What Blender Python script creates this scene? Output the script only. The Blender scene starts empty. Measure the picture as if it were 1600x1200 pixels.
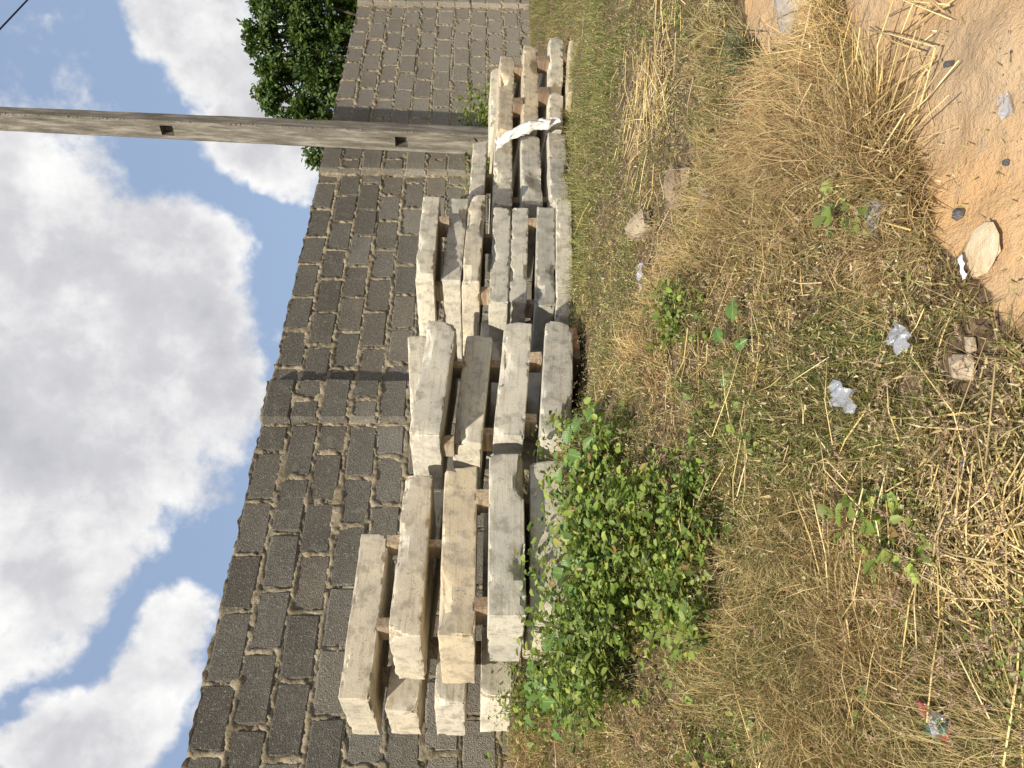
import bpy, bmesh, math, random
import numpy as np
from mathutils import Vector, Matrix

random.seed(7)
rng = np.random.default_rng(11)
sc = bpy.context.scene
R = math.radians

# ------------------------------------------------------------------ camera
# The phone was held on its side: world "up" points to the left of the picture.
EYE = 1.10                      # eye above the sand in front of the camera
F = 1250.0                      # focal length in pixels of the 1600 x 1200 photograph
PITCH = math.atan(55 / F)       # the horizon lies 55 px sky-wards of the centre
FWD = Vector((0, math.cos(PITCH), -math.sin(PITCH)))
DWN = Vector((0, -math.sin(PITCH), -math.cos(PITCH)))
RGT = Vector((1, 0, 0))
cam = bpy.data.cameras.new('camera')
cam.sensor_width = 36.0
cam.lens = F / 1600 * 36.0
cam.clip_start = 0.05
cam.clip_end = 3000
camo = bpy.data.objects.new('camera', cam)
sc.collection.objects.link(camo)
M3 = Matrix((DWN, RGT, -FWD)).transposed()
camo.matrix_world = Matrix.Translation((0, 0, EYE)) @ M3.to_4x4()
sc.camera = camo
sc.render.resolution_x, sc.render.resolution_y = 1024, 768


def P(x, y, z):
    """photo point (x, y) at forward distance z -> world position"""
    r = (600 - y) / F
    q = (x - 800) / F
    d = FWD + RGT * r + DWN * q
    return Vector((0, 0, EYE)) + d * (z / d.y)


def direction(x, y):
    return (FWD + RGT * ((600 - y) / F) + DWN * ((x - 800) / F)).normalized()


# wall directions
WD = Vector((0.7455, 0.6665, 0))          # along the wall, away from the camera
WN = Vector((0.6665, -0.7455, 0))         # out of the wall, towards the camera
WALL_DIST = 5.30
WALL_TOP = EYE + 1.81


def W(s, d, z):
    """wall coordinates: s along it, d out of its face, z up"""
    return WD * s + WN * (d - WALL_DIST) + Vector((0, 0, z))


# ------------------------------------------------------------------ sun, sky, exposure
SUN_EL = R(41)
sun_h = (WN * math.cos(R(66)) - WD * math.sin(R(66))).normalized()   # horizontal direction towards the sun
SUN_DIR = Vector((sun_h.x * math.cos(SUN_EL), sun_h.y * math.cos(SUN_EL), math.sin(SUN_EL)))
sl = bpy.data.lights.new('sun', 'SUN')
sl.energy = 4.9
sl.angle = R(0.53)
sl.color = (1.0, 0.93, 0.80)
so = bpy.data.objects.new('sun', sl)
sc.collection.objects.link(so)
so.rotation_euler = SUN_DIR.to_track_quat('Z', 'Y').to_euler()
so.location = (-4, -8, 12)
sc.view_settings.view_transform = 'Standard'
sc.view_settings.look = 'None'
sc.view_settings.gamma = 1
sc.view_settings.use_curve_mapping = False
sc.view_settings.exposure = 0.36

world = bpy.data.worlds.new('World')
sc.world = world
world.use_nodes = True
wt = world.node_tree
wt.nodes.clear()


class NT:
    """tiny helper to write node graphs"""
    def __init__(self, tree):
        self.t = tree

    def n(self, typ, **kw):
        nd = self.t.nodes.new(typ)
        ins = kw.pop('ins', {})
        for k, v in kw.items():
            setattr(nd, k, v)
        for k, v in ins.items():
            self.set(nd.inputs[k], v)
        return nd

    def set(self, sock, v):
        if isinstance(v, bpy.types.NodeSocket):
            self.t.links.new(v, sock)
        elif isinstance(v, bpy.types.Node):
            self.t.links.new(v.outputs[0], sock)
        else:
            if sock.type == 'RGBA' and hasattr(v, '__len__') and len(v) == 3:
                v = (*v, 1)
            sock.default_value = v

    def math(self, op, a, b=None, c=None, clamp=False):
        nd = self.t.nodes.new('ShaderNodeMath')
        nd.operation = op
        nd.use_clamp = clamp
        self.set(nd.inputs[0], a)
        if b is not None:
            self.set(nd.inputs[1], b)
        if c is not None:
            self.set(nd.inputs[2], c)
        return nd.outputs[0]

    def vec(self, op, a, b=None):
        nd = self.t.nodes.new('ShaderNodeVectorMath')
        nd.operation = op
        self.set(nd.inputs[0], a)
        if b is not None:
            self.set(nd.inputs['Scale'] if op == 'SCALE' else nd.inputs[1], b)
        return nd.outputs['Value'] if op in ('DOT_PRODUCT', 'LENGTH') else nd.outputs['Vector']

    def noise(self, v, scale, detail=4, rough=0.55, dist=0.0, dims='3D'):
        nd = self.n('ShaderNodeTexNoise', noise_dimensions=dims,
                    ins={'Scale': scale, 'Detail': detail, 'Roughness': rough, 'Distortion': dist})
        if v is not None:
            self.set(nd.inputs['Vector'], v)
        return nd.outputs['Fac']

    def ramp(self, fac, stops, interp='LINEAR'):
        nd = self.n('ShaderNodeValToRGB')
        cr = nd.color_ramp
        cr.interpolation = interp
        while len(cr.elements) < len(stops):
            cr.elements.new(0.5)
        for e, (p, c) in zip(cr.elements, stops):
            e.position = p
            e.color = (*c, 1) if hasattr(c, '__len__') else (c, c, c, 1)
        self.set(nd.inputs[0], fac)
        return nd.outputs[0]

    def mix(self, fac, a, b, blend='MIX'):
        nd = self.n('ShaderNodeMix', data_type='RGBA', blend_type=blend)
        self.set(nd.inputs[0], fac)
        self.set(nd.inputs[6], a)
        self.set(nd.inputs[7], b)
        return nd.outputs[2]

    def maprange(self, v, a, b, c=0.0, d=1.0, smooth=True):
        nd = self.n('ShaderNodeMapRange', interpolation_type='SMOOTHSTEP' if smooth else 'LINEAR')
        for k, x in zip(('Value', 'From Min', 'From Max', 'To Min', 'To Max'), (v, a, b, c, d)):
            self.set(nd.inputs[k], x)
        return nd.outputs[0]


g = NT(wt)
sky = g.n('ShaderNodeTexSky', sky_type='NISHITA', sun_disc=False)
sky.sun_elevation = SUN_EL
sky.sun_rotation = math.atan2(SUN_DIR.x, SUN_DIR.y)
sky.altitude = 100
sky.air_density = 1.0
sky.dust_density = 2.0
sky.ozone_density = 1.2
tc = g.n('ShaderNodeTexCoord')
dirv = tc.outputs['Generated']
# cumulus banks: lobes by direction, broken up by fractal noise; noise clouds everywhere else
lobes = [((80, 420), 12, 1.0), ((190, 480), 9.5, 1.0), ((285, 400), 5.5, .85), ((315, 620), 6.0, .95), ((240, 700), 7.0, .9), ((60, 640), 13, 1.0),
         ((120, 810), 6.5, .9), ((95, 930), 4.6, .95), ((60, 1000), 3.2, .85), ((20, 250), 5, .8),
         ((300, 20), 5.0, 1.0), ((375, 100), 5.0, 1.0), ((420, 210), 4.6, .95), ((472, 272), 2.8, .85),
         ((285, 1000), 3.8, .95), ((240, 1090), 5.0, 1.0), ((170, 1180), 5.5, 1.0), ((60, 1140), 2.6, .7), ((110, 1130), 3, .8)]
warp = g.n('ShaderNodeTexNoise', ins={'Scale': 5.0, 'Detail': 5, 'Roughness': 0.55})
g.set(warp.inputs['Vector'], dirv)
wv = g.vec('SUBTRACT', warp.outputs['Color'], (0.5, 0.5, 0.5))
dw = g.vec('ADD', dirv, g.vec('SCALE', wv, 0.16))
dn = g.vec('NORMALIZE', dw)
acc = None
for (px, py), rad, amp in lobes:
    c = direction(px, py)
    dp = g.vec('DOT_PRODUCT', dn, tuple(c))
    v = g.maprange(dp, math.cos(R(rad)), math.cos(R(rad * 0.15)), 0, amp)
    acc = v if acc is None else g.math('MAXIMUM', acc, v)
vx = direction(200, 600)
inview = g.maprange(g.vec('DOT_PRODUCT', dirv, tuple(vx)), math.cos(R(44)), math.cos(R(34)))
gen = g.maprange(g.noise(dirv, 2.6, 3, 0.5), 0.47, 0.62, 0.0, 0.95)
field = g.math('MAXIMUM', acc, g.math('MULTIPLY', gen, g.math('SUBTRACT', 1.0, inview)))
fine = g.noise(dirv, 9.0, 9, 0.62)
fine2 = g.noise(dirv, 26.0, 6, 0.6)
dens = g.math('ADD', field, g.math('ADD', g.math('MULTIPLY', g.math('SUBTRACT', fine, 0.5), 1.75),
                                   g.math('MULTIPLY', g.math('SUBTRACT', fine2, 0.5), 0.8)))
mask = g.maprange(dens, 0.20, 0.74)
# shading of the banks: billows lit from the sun side, thick middles grey
offs = g.vec('ADD', dirv, tuple(Vector(SUN_DIR) * 0.05))
lit = g.math('ADD', g.math('SUBTRACT', g.noise(dirv, 6.5, 8, 0.6), g.noise(offs, 6.5, 8, 0.6)), g.math('MULTIPLY', g.math('SUBTRACT', g.noise(dirv, 3.0, 4, 0.5), 0.5), 0.45))
thick = g.maprange(g.math('ADD', dens, g.math('MULTIPLY', g.math('SUBTRACT', g.noise(dirv, 3.4, 5, 0.5), 0.5), 1.8)), 0.62, 1.35)
shade = g.math('ADD', g.math('MULTIPLY', thick, -0.44), g.math('MULTIPLY', lit, 1.6))
ccol = g.ramp(g.math('ADD', shade, 0.72), [(0.0, (5.3, 5.35, 5.8)), (0.45, (7.2, 7.2, 7.5)), (0.8, (10.0, 9.95, 9.9)), (1.0, (11.6, 11.5, 11.3))])
ccol_s = g.vec('SCALE', ccol, 1.0)
skyc = g.vec('MULTIPLY', sky.outputs[0], (0.80, 0.83, 0.86))
hz = g.mix(0.65, skyc, (4.6, 6.0, 8.6))
col = g.mix(mask, hz, ccol_s)
bg = g.n('ShaderNodeBackground', ins={'Strength': 0.074})
g.set(bg.inputs['Color'], col)
wo = g.n('ShaderNodeOutputWorld')
wt.links.new(bg.outputs[0], wo.inputs['Surface'])


# ------------------------------------------------------------------ numeric helpers
def _hash(ix, iy, iz, seed):
    h = (ix * 374761393 + iy * 668265263 + iz * 2147483647 + seed * 1274126177) & 0xFFFFFFFF
    h = ((h ^ (h >> 13)) * 1274126177) & 0xFFFFFFFF
    h = h ^ (h >> 16)
    return (h & 0xFFFF) / 65535.0


def vnoise(x, y, z=0.0, seed=0):
    x, y, z = np.broadcast_arrays(np.asarray(x, float), np.asarray(y, float), np.asarray(z, float))
    ix, iy, iz = (np.floor(a).astype(np.int64) for a in (x, y, z))
    fx, fy, fz = x - ix, y - iy, z - iz
    fx, fy, fz = (f * f * (3 - 2 * f) for f in (fx, fy, fz))
    r = 0
    for dx in (0, 1):
        for dy in (0, 1):
            for dz in (0, 1):
                w = (fx if dx else 1 - fx) * (fy if dy else 1 - fy) * (fz if dz else 1 - fz)
                r = r + w * _hash(ix + dx, iy + dy, iz + dz, seed)
    return r


def fbm(x, y, z=0.0, seed=0, oct=4):
    a, s, t = 0.0, 1.0, 0.0
    for k in range(oct):
        a = a + s * vnoise(np.asarray(x) * 2 ** k, np.asarray(y) * 2 ** k, np.asarray(z) * 2 ** k, seed + k)
        t += s
        s *= 0.5
    return a / t


def link(o, parent=None):
    sc.collection.objects.link(o)
    if parent is not None:
        o.parent = parent
    return o


def tag(o, label=None, cat=None, group=None, kind=None):
    for k, v in (('label', label), ('category', cat), ('group', group), ('kind', kind)):
        if v:
            o[k] = v
    return o


def empty(name, loc=(0, 0, 0)):
    o = bpy.data.objects.new(name, None)
    o.location = loc
    o.empty_display_size = 0.1
    return link(o)


def np_mesh(name, verts, faces_list, mat=None, colors=None, smooth=False):
    """faces_list: list of (n,k) int arrays"""
    me = bpy.data.meshes.new(name)
    verts = np.asarray(verts, np.float32)
    me.vertices.add(len(verts))
    me.vertices.foreach_set('co', verts.ravel())
    loops = np.concatenate([f.ravel() for f in faces_list]).astype(np.int32)
    totals = np.concatenate([np.full(len(f), f.shape[1], np.int32) for f in faces_list])
    starts = np.concatenate([[0], np.cumsum(totals)[:-1]]).astype(np.int32)
    me.loops.add(len(loops))
    me.loops.foreach_set('vertex_index', loops)
    me.polygons.add(len(totals))
    me.polygons.foreach_set('loop_start', starts)
    me.polygons.foreach_set('loop_total', totals)
    if smooth:
        me.polygons.foreach_set('use_smooth', np.ones(len(totals), bool))
    if colors is not None:
        at = me.color_attributes.new('Col', 'FLOAT_COLOR', 'POINT')
        c = np.ones((len(verts), 4), np.float32)
        c[:, :3] = colors
        at.data.foreach_set('color', c.ravel())
    me.update()
    me.validate()
    if mat:
        me.materials.append(mat)
    return me


def mesh_obj(name, me, parent=None, loc=None):
    o = bpy.data.objects.new(name, me)
    if loc is not None:
        o.location = loc
    return link(o, parent)


# ------------------------------------------------------------------ materials
def new_mat(name):
    m = bpy.data.materials.new(name)
    m.use_nodes = True
    m.node_tree.nodes.clear()
    h = NT(m.node_tree)
    out = h.n('ShaderNodeOutputMaterial')
    b = h.n('ShaderNodeBsdfPrincipled')
    m.node_tree.links.new(b.outputs[0], out.inputs['Surface'])
    b.inputs['Roughness'].default_value = 0.9
    b.inputs['Specular IOR Level'].default_value = 0.25
    return m, h, b, out


def bump(h, b, height, strength, dist):
    bm_ = h.n('ShaderNodeBump', ins={'Strength': strength, 'Distance': dist})
    h.set(bm_.inputs['Height'], height)
    h.t.links.new(bm_.outputs[0], b.inputs['Normal'])


def mat_slab():
    m, h, b, o = new_mat('cast_concrete')
    tcx = h.n('ShaderNodeTexCoord').outputs['Object']
    oi = h.n('ShaderNodeObjectInfo')
    rnd = oi.outputs['Random']
    off = h.vec('ADD', tcx, h.vec('SCALE', h.n('ShaderNodeCombineXYZ', ins={0: rnd, 1: rnd, 2: rnd}).outputs[0], 37.0))
    big = h.noise(off, 3.2, 4, 0.6)
    mid = h.noise(off, 13.0, 6, 0.65)
    fin = h.noise(off, 95.0, 5, 0.7)
    stretch = h.n('ShaderNodeMapping', ins={'Scale': (3.5, 14.0, 55.0)})
    h.set(stretch.inputs['Vector'], off)
    grain = h.noise(stretch.outputs[0], 1.0, 5, 0.65)
    tint = oi.outputs['Color']
    c1 = h.mix(h.maprange(big, 0.38, 0.66), (0.585, 0.535, 0.435), (0.48, 0.45, 0.385))
    c1 = h.mix(1.0, c1, tint, 'MULTIPLY')
    c2 = h.mix(h.math('MULTIPLY', h.maprange(mid, 0.47, 0.66), 0.62), c1, (0.25, 0.22, 0.17))
    c3 = h.mix(h.math('MULTIPLY', h.maprange(grain, 0.50, 0.68), 0.42), c2, (0.27, 0.215, 0.145))
    # lime bloom and moss
    c3 = h.mix(h.math('MULTIPLY', h.maprange(h.noise(off, 5.5, 5, 0.7), 0.58, 0.72), 0.45), c3, (0.66, 0.62, 0.53))
    moss = h.math('MULTIPLY', h.maprange(h.noise(off, 4.1, 6, 0.7), 0.64, 0.74), 0.40)
    c3 = h.mix(moss, c3, (0.20, 0.20, 0.095))
    # air holes
    vo = h.n('ShaderNodeTexVoronoi', ins={'Scale': 55.0, 'Randomness': 1.0})
    h.set(vo.inputs['Vector'], off)
    hole = h.math('MULTIPLY', h.math('LESS_THAN', vo.outputs['Distance'], 0.17), h.maprange(h.noise(off, 9.0, 3, 0.5), 0.52, 0.60))
    c4 = h.mix(h.math('MULTIPLY', hole, 0.75), c3, (0.12, 0.10, 0.08))
    c4 = h.mix(h.math('MULTIPLY', h.maprange(fin, 0.52, 0.70), 0.28), c4, (0.24, 0.22, 0.18))
    h.set(b.inputs['Base Color'], c4)
    hh = h.math('ADD', h.math('MULTIPLY', fin, 0.55), h.math('ADD', h.math('MULTIPLY', mid, 0.5), h.math('MULTIPLY', hole, -0.9)))
    hh = h.math('ADD', hh, h.math('MULTIPLY', grain, 0.25))
    bump(h, b, hh, 0.55, 0.006)
    return m


def mat_block():
    m, h, b, o = new_mat('sandcrete_block')
    geo = h.n('ShaderNodeNewGeometry').outputs['Position']
    oi = h.n('ShaderNodeObjectInfo')
    rnd = oi.outputs['Random']
    sp = h.n('ShaderNodeTexNoise', ins={'Scale': 62.0, 'Detail': 5, 'Roughness': 0.85})
    h.set(sp.inputs['Vector'], geo)
    sp2 = h.n('ShaderNodeTexVoronoi', ins={'Scale': 120.0})
    h.set(sp2.inputs['Vector'], geo)
    big = h.noise(geo, 2.2, 4, 0.6)
    med = h.noise(geo, 11.0, 5, 0.65)
    base = h.ramp(rnd, [(0.0, (0.135, 0.122, 0.098)), (0.4, (0.19, 0.172, 0.138)), (0.7, (0.255, 0.235, 0.195)), (0.85, (0.205, 0.175, 0.13)), (1.0, (0.155, 0.138, 0.11))])
    # weather staining: dark algae running down from the coping, dusty foot
    z = h.n('ShaderNodeSeparateXYZ')
    h.set(z.inputs[0], geo)
    zz = z.outputs[2]
    stain = h.math('MULTIPLY', h.maprange(h.math('ADD', zz, h.math('MULTIPLY', h.math('SUBTRACT', big, 0.5), 1.6)), WALL_TOP - 1.25, WALL_TOP - 0.1), 0.62)
    base = h.mix(stain, base, (0.085, 0.075, 0.060))
    dust = h.math('MULTIPLY', h.maprange(h.math('ADD', zz, h.math('MULTIPLY', h.math('SUBTRACT', med, 0.5), 1.2)), EYE + 1.0, EYE - 0.5), 0.65)
    base = h.mix(dust, base, (0.37, 0.325, 0.25))
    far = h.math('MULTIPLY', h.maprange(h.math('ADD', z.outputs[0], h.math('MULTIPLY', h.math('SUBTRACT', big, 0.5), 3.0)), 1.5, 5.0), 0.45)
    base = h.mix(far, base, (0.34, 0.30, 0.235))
    base = h.mix(h.math('MULTIPLY', h.maprange(med, 0.52, 0.72), 0.35), base, (0.30, 0.275, 0.23))
    speck = h.maprange(sp.outputs['Fac'], 0.56, 0.64)
    c = h.mix(h.math('MULTIPLY', speck, 0.70), base, (0.50, 0.48, 0.42))
    dark = h.maprange(sp.outputs['Fac'], 0.46, 0.36)
    c = h.mix(h.math('MULTIPLY', dark, 0.7), c, (0.045, 0.040, 0.034))
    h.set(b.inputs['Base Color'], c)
    hh = h.math('ADD', sp.outputs['Fac'], h.math('MULTIPLY', sp2.outputs['Distance'], 0.6))
    hh = h.math('ADD', hh, h.math('MULTIPLY', med, 1.2))
    bump(h, b, hh, 0.9, 0.009)
    return m


def mat_mortar():
    m, h, b, o = new_mat('rough_mortar')
    geo = h.n('ShaderNodeNewGeometry').outputs['Position']
    n1 = h.noise(geo, 7.0, 6, 0.65)
    n2 = h.noise(geo, 60.0, 5, 0.7)
    c = h.ramp(n1, [(0.3, (0.16, 0.13, 0.085)), (0.5, (0.31, 0.255, 0.165)), (0.7, (0.47, 0.40, 0.28))])
    c = h.mix(h.math('MULTIPLY', h.maprange(n2, 0.5, 0.38), 0.65), c, (0.10, 0.085, 0.065))
    h.set(b.inputs['Base Color'], c)
    bump(h, b, h.math('ADD', n2, n1), 0.8, 0.010)
    return m


def mat_pole():
    m, h, b, o = new_mat('weathered_pole_concrete')
    tcx = h.n('ShaderNodeTexCoord').outputs['Object']
    mp = h.n('ShaderNodeMapping', ins={'Scale': (9.0, 9.0, 1.1)})
    h.set(mp.inputs['Vector'], tcx)
    st = h.noise(mp.outputs[0], 2.2, 6, 0.65)
    n1 = h.noise(tcx, 3.0, 5, 0.6)
    n2 = h.noise(tcx, 90.0, 4, 0.7)
    c = h.ramp(st, [(0.30, (0.075, 0.065, 0.050)), (0.50, (0.175, 0.155, 0.122)), (0.66, (0.31, 0.285, 0.235))])
    c = h.mix(h.math('MULTIPLY', h.maprange(n1, 0.55, 0.72), 0.5), c, (0.13, 0.112, 0.085))
    c = h.mix(h.math('MULTIPLY', h.maprange(n2, 0.56, 0.68), 0.4), c, (0.46, 0.43, 0.37))
    h.set(b.inputs['Base Color'], c)
    bump(h, b, h.math('ADD', n2, h.math('MULTIPLY', st, 0.8)), 0.6, 0.008)
    return m


def mat_ground():
    m, h, b, o = new_mat('sandy_soil')
    geo = h.n('ShaderNodeNewGeometry').outputs['Position']
    at = h.n('ShaderNodeAttribute', attribute_name='Col')
    n1 = h.noise(geo, 2.3, 6, 0.6)
    n2 = h.noise(geo, 17.0, 6, 0.65)
    n3 = h.noise(geo, 260.0, 3, 0.6)
    n4 = h.noise(geo, 55.0, 5, 0.7)
    sand = h.mix(h.maprange(n1, 0.40, 0.62), (0.54, 0.335, 0.165), (0.48, 0.34, 0.205))
    sand = h.mix(h.math('MULTIPLY', h.maprange(n2, 0.54, 0.70), 0.5), sand, (0.34, 0.265, 0.185))
    sand = h.mix(h.math('MULTIPLY', h.maprange(n4, 0.58, 0.70), 0.55), sand, (0.30, 0.20, 0.12))
    sand = h.mix(h.math('MULTIPLY', h.maprange(n3, 0.56, 0.66), 0.22), sand, (0.60, 0.45, 0.29))
    soil = h.mix(h.maprange(n2, 0.40, 0.62), (0.085, 0.055, 0.033), (0.17, 0.115, 0.070))
    soil = h.mix(h.math('MULTIPLY', h.maprange(n4, 0.52, 0.66), 0.6), soil, (0.33, 0.25, 0.155))
    sep = h.n('ShaderNodeSeparateColor')
    h.set(sep.inputs[0], at.outputs['Color'])
    msk = h.maprange(h.math('ADD', sep.outputs[0], h.math('MULTIPLY', h.math('SUBTRACT', n2, 0.5), 0.9)), 0.30, 0.62)
    h.set(b.inputs['Base Color'], h.mix(msk, soil, sand))
    hh = h.math('ADD', h.math('MULTIPLY', n2, 1.6), h.math('ADD', h.math('MULTIPLY', n4, 0.9), h.math('MULTIPLY', n3, 0.25)))
    bump(h, b, hh, 0.8, 0.016)
    return m


def mat_leaf(name, rough=0.6, trans=0.35, spec=0.3):
    """plant matter: colour comes from the per-blade colour attribute"""
    m, h, b, o = new_mat(name)
    at = h.n('ShaderNodeAttribute', attribute_name='Col')
    b.inputs['Roughness'].default_value = rough
    b.inputs['Specular IOR Level'].default_value = spec
    h.set(b.inputs['Base Color'], at.outputs['Color'])
    if trans > 0:
        tr = h.n('ShaderNodeBsdfTranslucent')
        h.set(tr.inputs['Color'], h.mix(1.0, at.outputs['Color'], (1.25, 1.25, 0.7), 'MULTIPLY'))
        mx = h.n('ShaderNodeMixShader', ins={0: trans})
        h.t.links.new(b.outputs[0], mx.inputs[1])
        h.t.links.new(tr.outputs[0], mx.inputs[2])
        h.t.links.new(mx.outputs[0], o.inputs['Surface'])
    return m


def mat_wood():
    m, h, b, o = new_mat('rough_timber')
    tcx = h.n('ShaderNodeTexCoord').outputs['Object']
    rnd = h.n('ShaderNodeObjectInfo').outputs['Random']
    off = h.vec('ADD', tcx, h.vec('SCALE', h.n('ShaderNodeCombineXYZ', ins={0: rnd, 1: rnd, 2: rnd}).outputs[0], 11.0))
    mp = h.n('ShaderNodeMapping', ins={'Scale': (60.0, 5.0, 60.0)})
    h.set(mp.inputs['Vector'], off)
    gr = h.noise(mp.outputs[0], 1.0, 5, 0.6)
    base = h.ramp(rnd, [(0.0, (0.28, 0.20, 0.13)), (0.5, (0.44, 0.36, 0.25)), (1.0, (0.20, 0.15, 0.105))])
    c = h.mix(h.math('MULTIPLY', h.maprange(gr, 0.42, 0.65), 0.7), base, (0.17, 0.10, 0.055))
    h.set(b.inputs['Base Color'], c)
    bump(h, b, gr, 0.5, 0.004)
    return m


def mat_plain(name, stops, scale=20.0, rough=0.9, bstr=0.5, bdist=0.006, spec=0.25):
    m, h, b, o = new_mat(name)
    tcx = h.n('ShaderNodeTexCoord').outputs['Object']
    n = h.noise(tcx, scale, 6, 0.65)
    h.set(b.inputs['Base Color'], h.ramp(n, stops))
    b.inputs['Roughness'].default_value = rough
    b.inputs['Specular IOR Level'].default_value = spec
    bump(h, b, h.math('ADD', n, h.noise(tcx, scale * 5, 4, 0.6)), bstr, bdist)
    return m


def mat_film(name, colr, alpha, stops=None):
    """clear crumpled plastic film"""
    m, h, b, o = new_mat(name)
    tcx = h.n('ShaderNodeTexCoord').outputs['Object']
    n = h.noise(tcx, 60.0, 5, 0.6)
    if stops:
        vo = h.n('ShaderNodeTexVoronoi', ins={'Scale': 28.0})
        h.set(vo.inputs['Vector'], tcx)
        sepc = h.n('ShaderNodeSeparateColor')
        h.set(sepc.inputs[0], vo.outputs['Color'])
        h.set(b.inputs['Base Color'], h.ramp(sepc.outputs[0], stops, 'CONSTANT'))
    else:
        b.inputs['Base Color'].default_value = (*colr, 1)
    b.inputs['Roughness'].default_value = 0.16
    b.inputs['Specular IOR Level'].default_value = 0.9
    b.inputs['Alpha'].default_value = alpha
    bump(h, b, n, 0.5, 0.006)
    return m


SLAB, BLOCK, MORTAR, POLE, GROUND, WOOD = mat_slab(), mat_block(), mat_mortar(), mat_pole(), mat_ground(), mat_wood()
LEAF = mat_leaf('green_leaf', 0.5, 0.38, 0.4)
GRASS = mat_leaf('green_grass', 0.6, 0.35)
DRY = mat_leaf('dead_grass', 0.75, 0.25, 0.2)
STRAW = mat_leaf('straw_stalk', 0.55, 0.0, 0.35)
BARK = mat_plain('bark', [(0.3, (0.06, 0.045, 0.03)), (0.7, (0.14, 0.11, 0.08))], 12)

# ------------------------------------------------------------------ ground height
# (photo x, photo y, forward distance) of points read off the photograph's ground
gpts = [(795, 1200, 5.0), (930, 1200, 3.7), (1100, 1200, 2.7), (1350, 1200, 1.95), (1600, 1200, 1.5),
        (893, 900, 3.55), (893, 760, 3.75), (1000, 900, 3.0), (1200, 900, 2.3), (1600, 900, 1.5),
        (908, 700, 4.0), (908, 600, 4.45), (1050, 640, 3.0), (1300, 600, 2.1), (1600, 600, 1.5),
        (902, 500, 5.0), (900, 310, 5.9), (1000, 300, 4.0), (1150, 300, 2.9), (1350, 300, 2.05), (1600, 300, 1.52),
        (893, 200, 6.9), (893, 60, 7.8), (829, 20, 11.8), (905, 20, 6.9), (1100, 20, 3.4), (1350, 20, 2.1), (1600, 20, 1.52)]
GX = [P(*p) for p in gpts]
for u_s, hh_ in ((3.0, -0.42), (5.0, -0.58), (7.5, -0.70), (10.5, -0.78), (16, -0.85), (0, -0.15)):
    q = W(u_s, 0.0, EYE + hh_)
    GX.append(q)
for X, Y, hrel in ((0, 0, -1.08), (-3, 0, -0.95), (3, 0, -1.06), (-4, 3, -0.55), (0, -3, -1.1), (8, 3, -1.0), (11, 10, -0.92),
                   (-4, 9, -0.45), (0, 12, -0.65), (8, 18, -0.9), (-8, 0, -0.8), (14, 14, -0.9), (6, 0.5, -1.05)):
    GX.append(Vector((X, Y, EYE + hrel)))
gx = np.array([[p.x, p.y] for p in GX])
gz = np.array([p.z for p in GX])


def _tps(r2):
    return np.where(r2 > 1e-9, r2 * np.log(np.maximum(r2, 1e-9)), 0.0)


_n = len(gx)
_A = np.zeros((_n + 3, _n + 3))
_A[:_n, :_n] = _tps(((gx[:, None] - gx[None]) ** 2).sum(-1)) + np.eye(_n) * 0.25
_A[:_n, _n] = 1
_A[:_n, _n + 1:] = gx
_A[_n, :_n] = 1
_A[_n + 1:, :_n] = gx.T
_w = np.linalg.solve(_A, np.concatenate([gz, [0, 0, 0]]))


def gh_smooth(X, Y):
    X, Y = np.asarray(X, float), np.asarray(Y, float)
    Xc, Yc = np.clip(X, -9, 15), np.clip(Y, -4, 19)
    r = _w[_n] + _w[_n + 1] * Xc + _w[_n + 2] * Yc
    for i in range(_n):
        r = r + _w[i] * _tps((Xc - gx[i, 0]) ** 2 + (Yc - gx[i, 1]) ** 2)
    return np.clip(r, EYE - 1.2, EYE + 0.1)


def gh(X, Y):
    X, Y = np.asarray(X, float), np.asarray(Y, float)
    r = gh_smooth(X, Y)
    near = np.clip((14 - np.hypot(X, Y)) / 8, 0, 1)
    r = r + near * ((fbm(X * 2.3, Y * 2.3, 0, 3, 3) - 0.5) * 0.10 + (fbm(X * 9, Y * 9, 0, 9, 3) - 0.5) * 0.035)
    return r


def G(x, y):
    """photo pixel -> point on the ground"""
    zs = np.concatenate([np.linspace(0.7, 9, 700), np.linspace(9.02, 60, 900)])
    d = P(x, y, 1.0) - Vector((0, 0, EYE))
    X, Y, Z = d.x * zs, d.y * zs, EYE + d.z * zs
    below = Z < gh(X, Y)
    i = int(np.argmax(below)) if below.any() else len(zs) - 1
    return Vector((X[i], Y[i], float(gh(X[i], Y[i]))))


# ------------------------------------------------------------------ zones of the ground (world plan outlines)
def zone(pts):
    return np.array([[p.x, p.y] for p in (G(*q) for q in pts)])


def inside(poly, X, Y):
    c = np.zeros(np.shape(X), bool)
    n = len(poly)
    for i in range(n):
        x0, y0 = poly[i]
        x1, y1 = poly[(i + 1) % n]
        cond = ((y0 > Y) != (y1 > Y))
        c ^= cond & (X < (x1 - x0) * (Y - y0) / ((y1 - y0) if y1 != y0 else 1e-9) + x0)
    return c


def soft_inside(poly, X, Y, amp=0.12, freq=3.0, seed=0):
    wx = (fbm(X * freq, Y * freq, 0, seed + 50, 3) - 0.5) * 2 * amp
    wy = (fbm(X * freq, Y * freq, 0, seed + 80, 3) - 0.5) * 2 * amp
    return inside(poly, X + wx, Y + wy)


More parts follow.
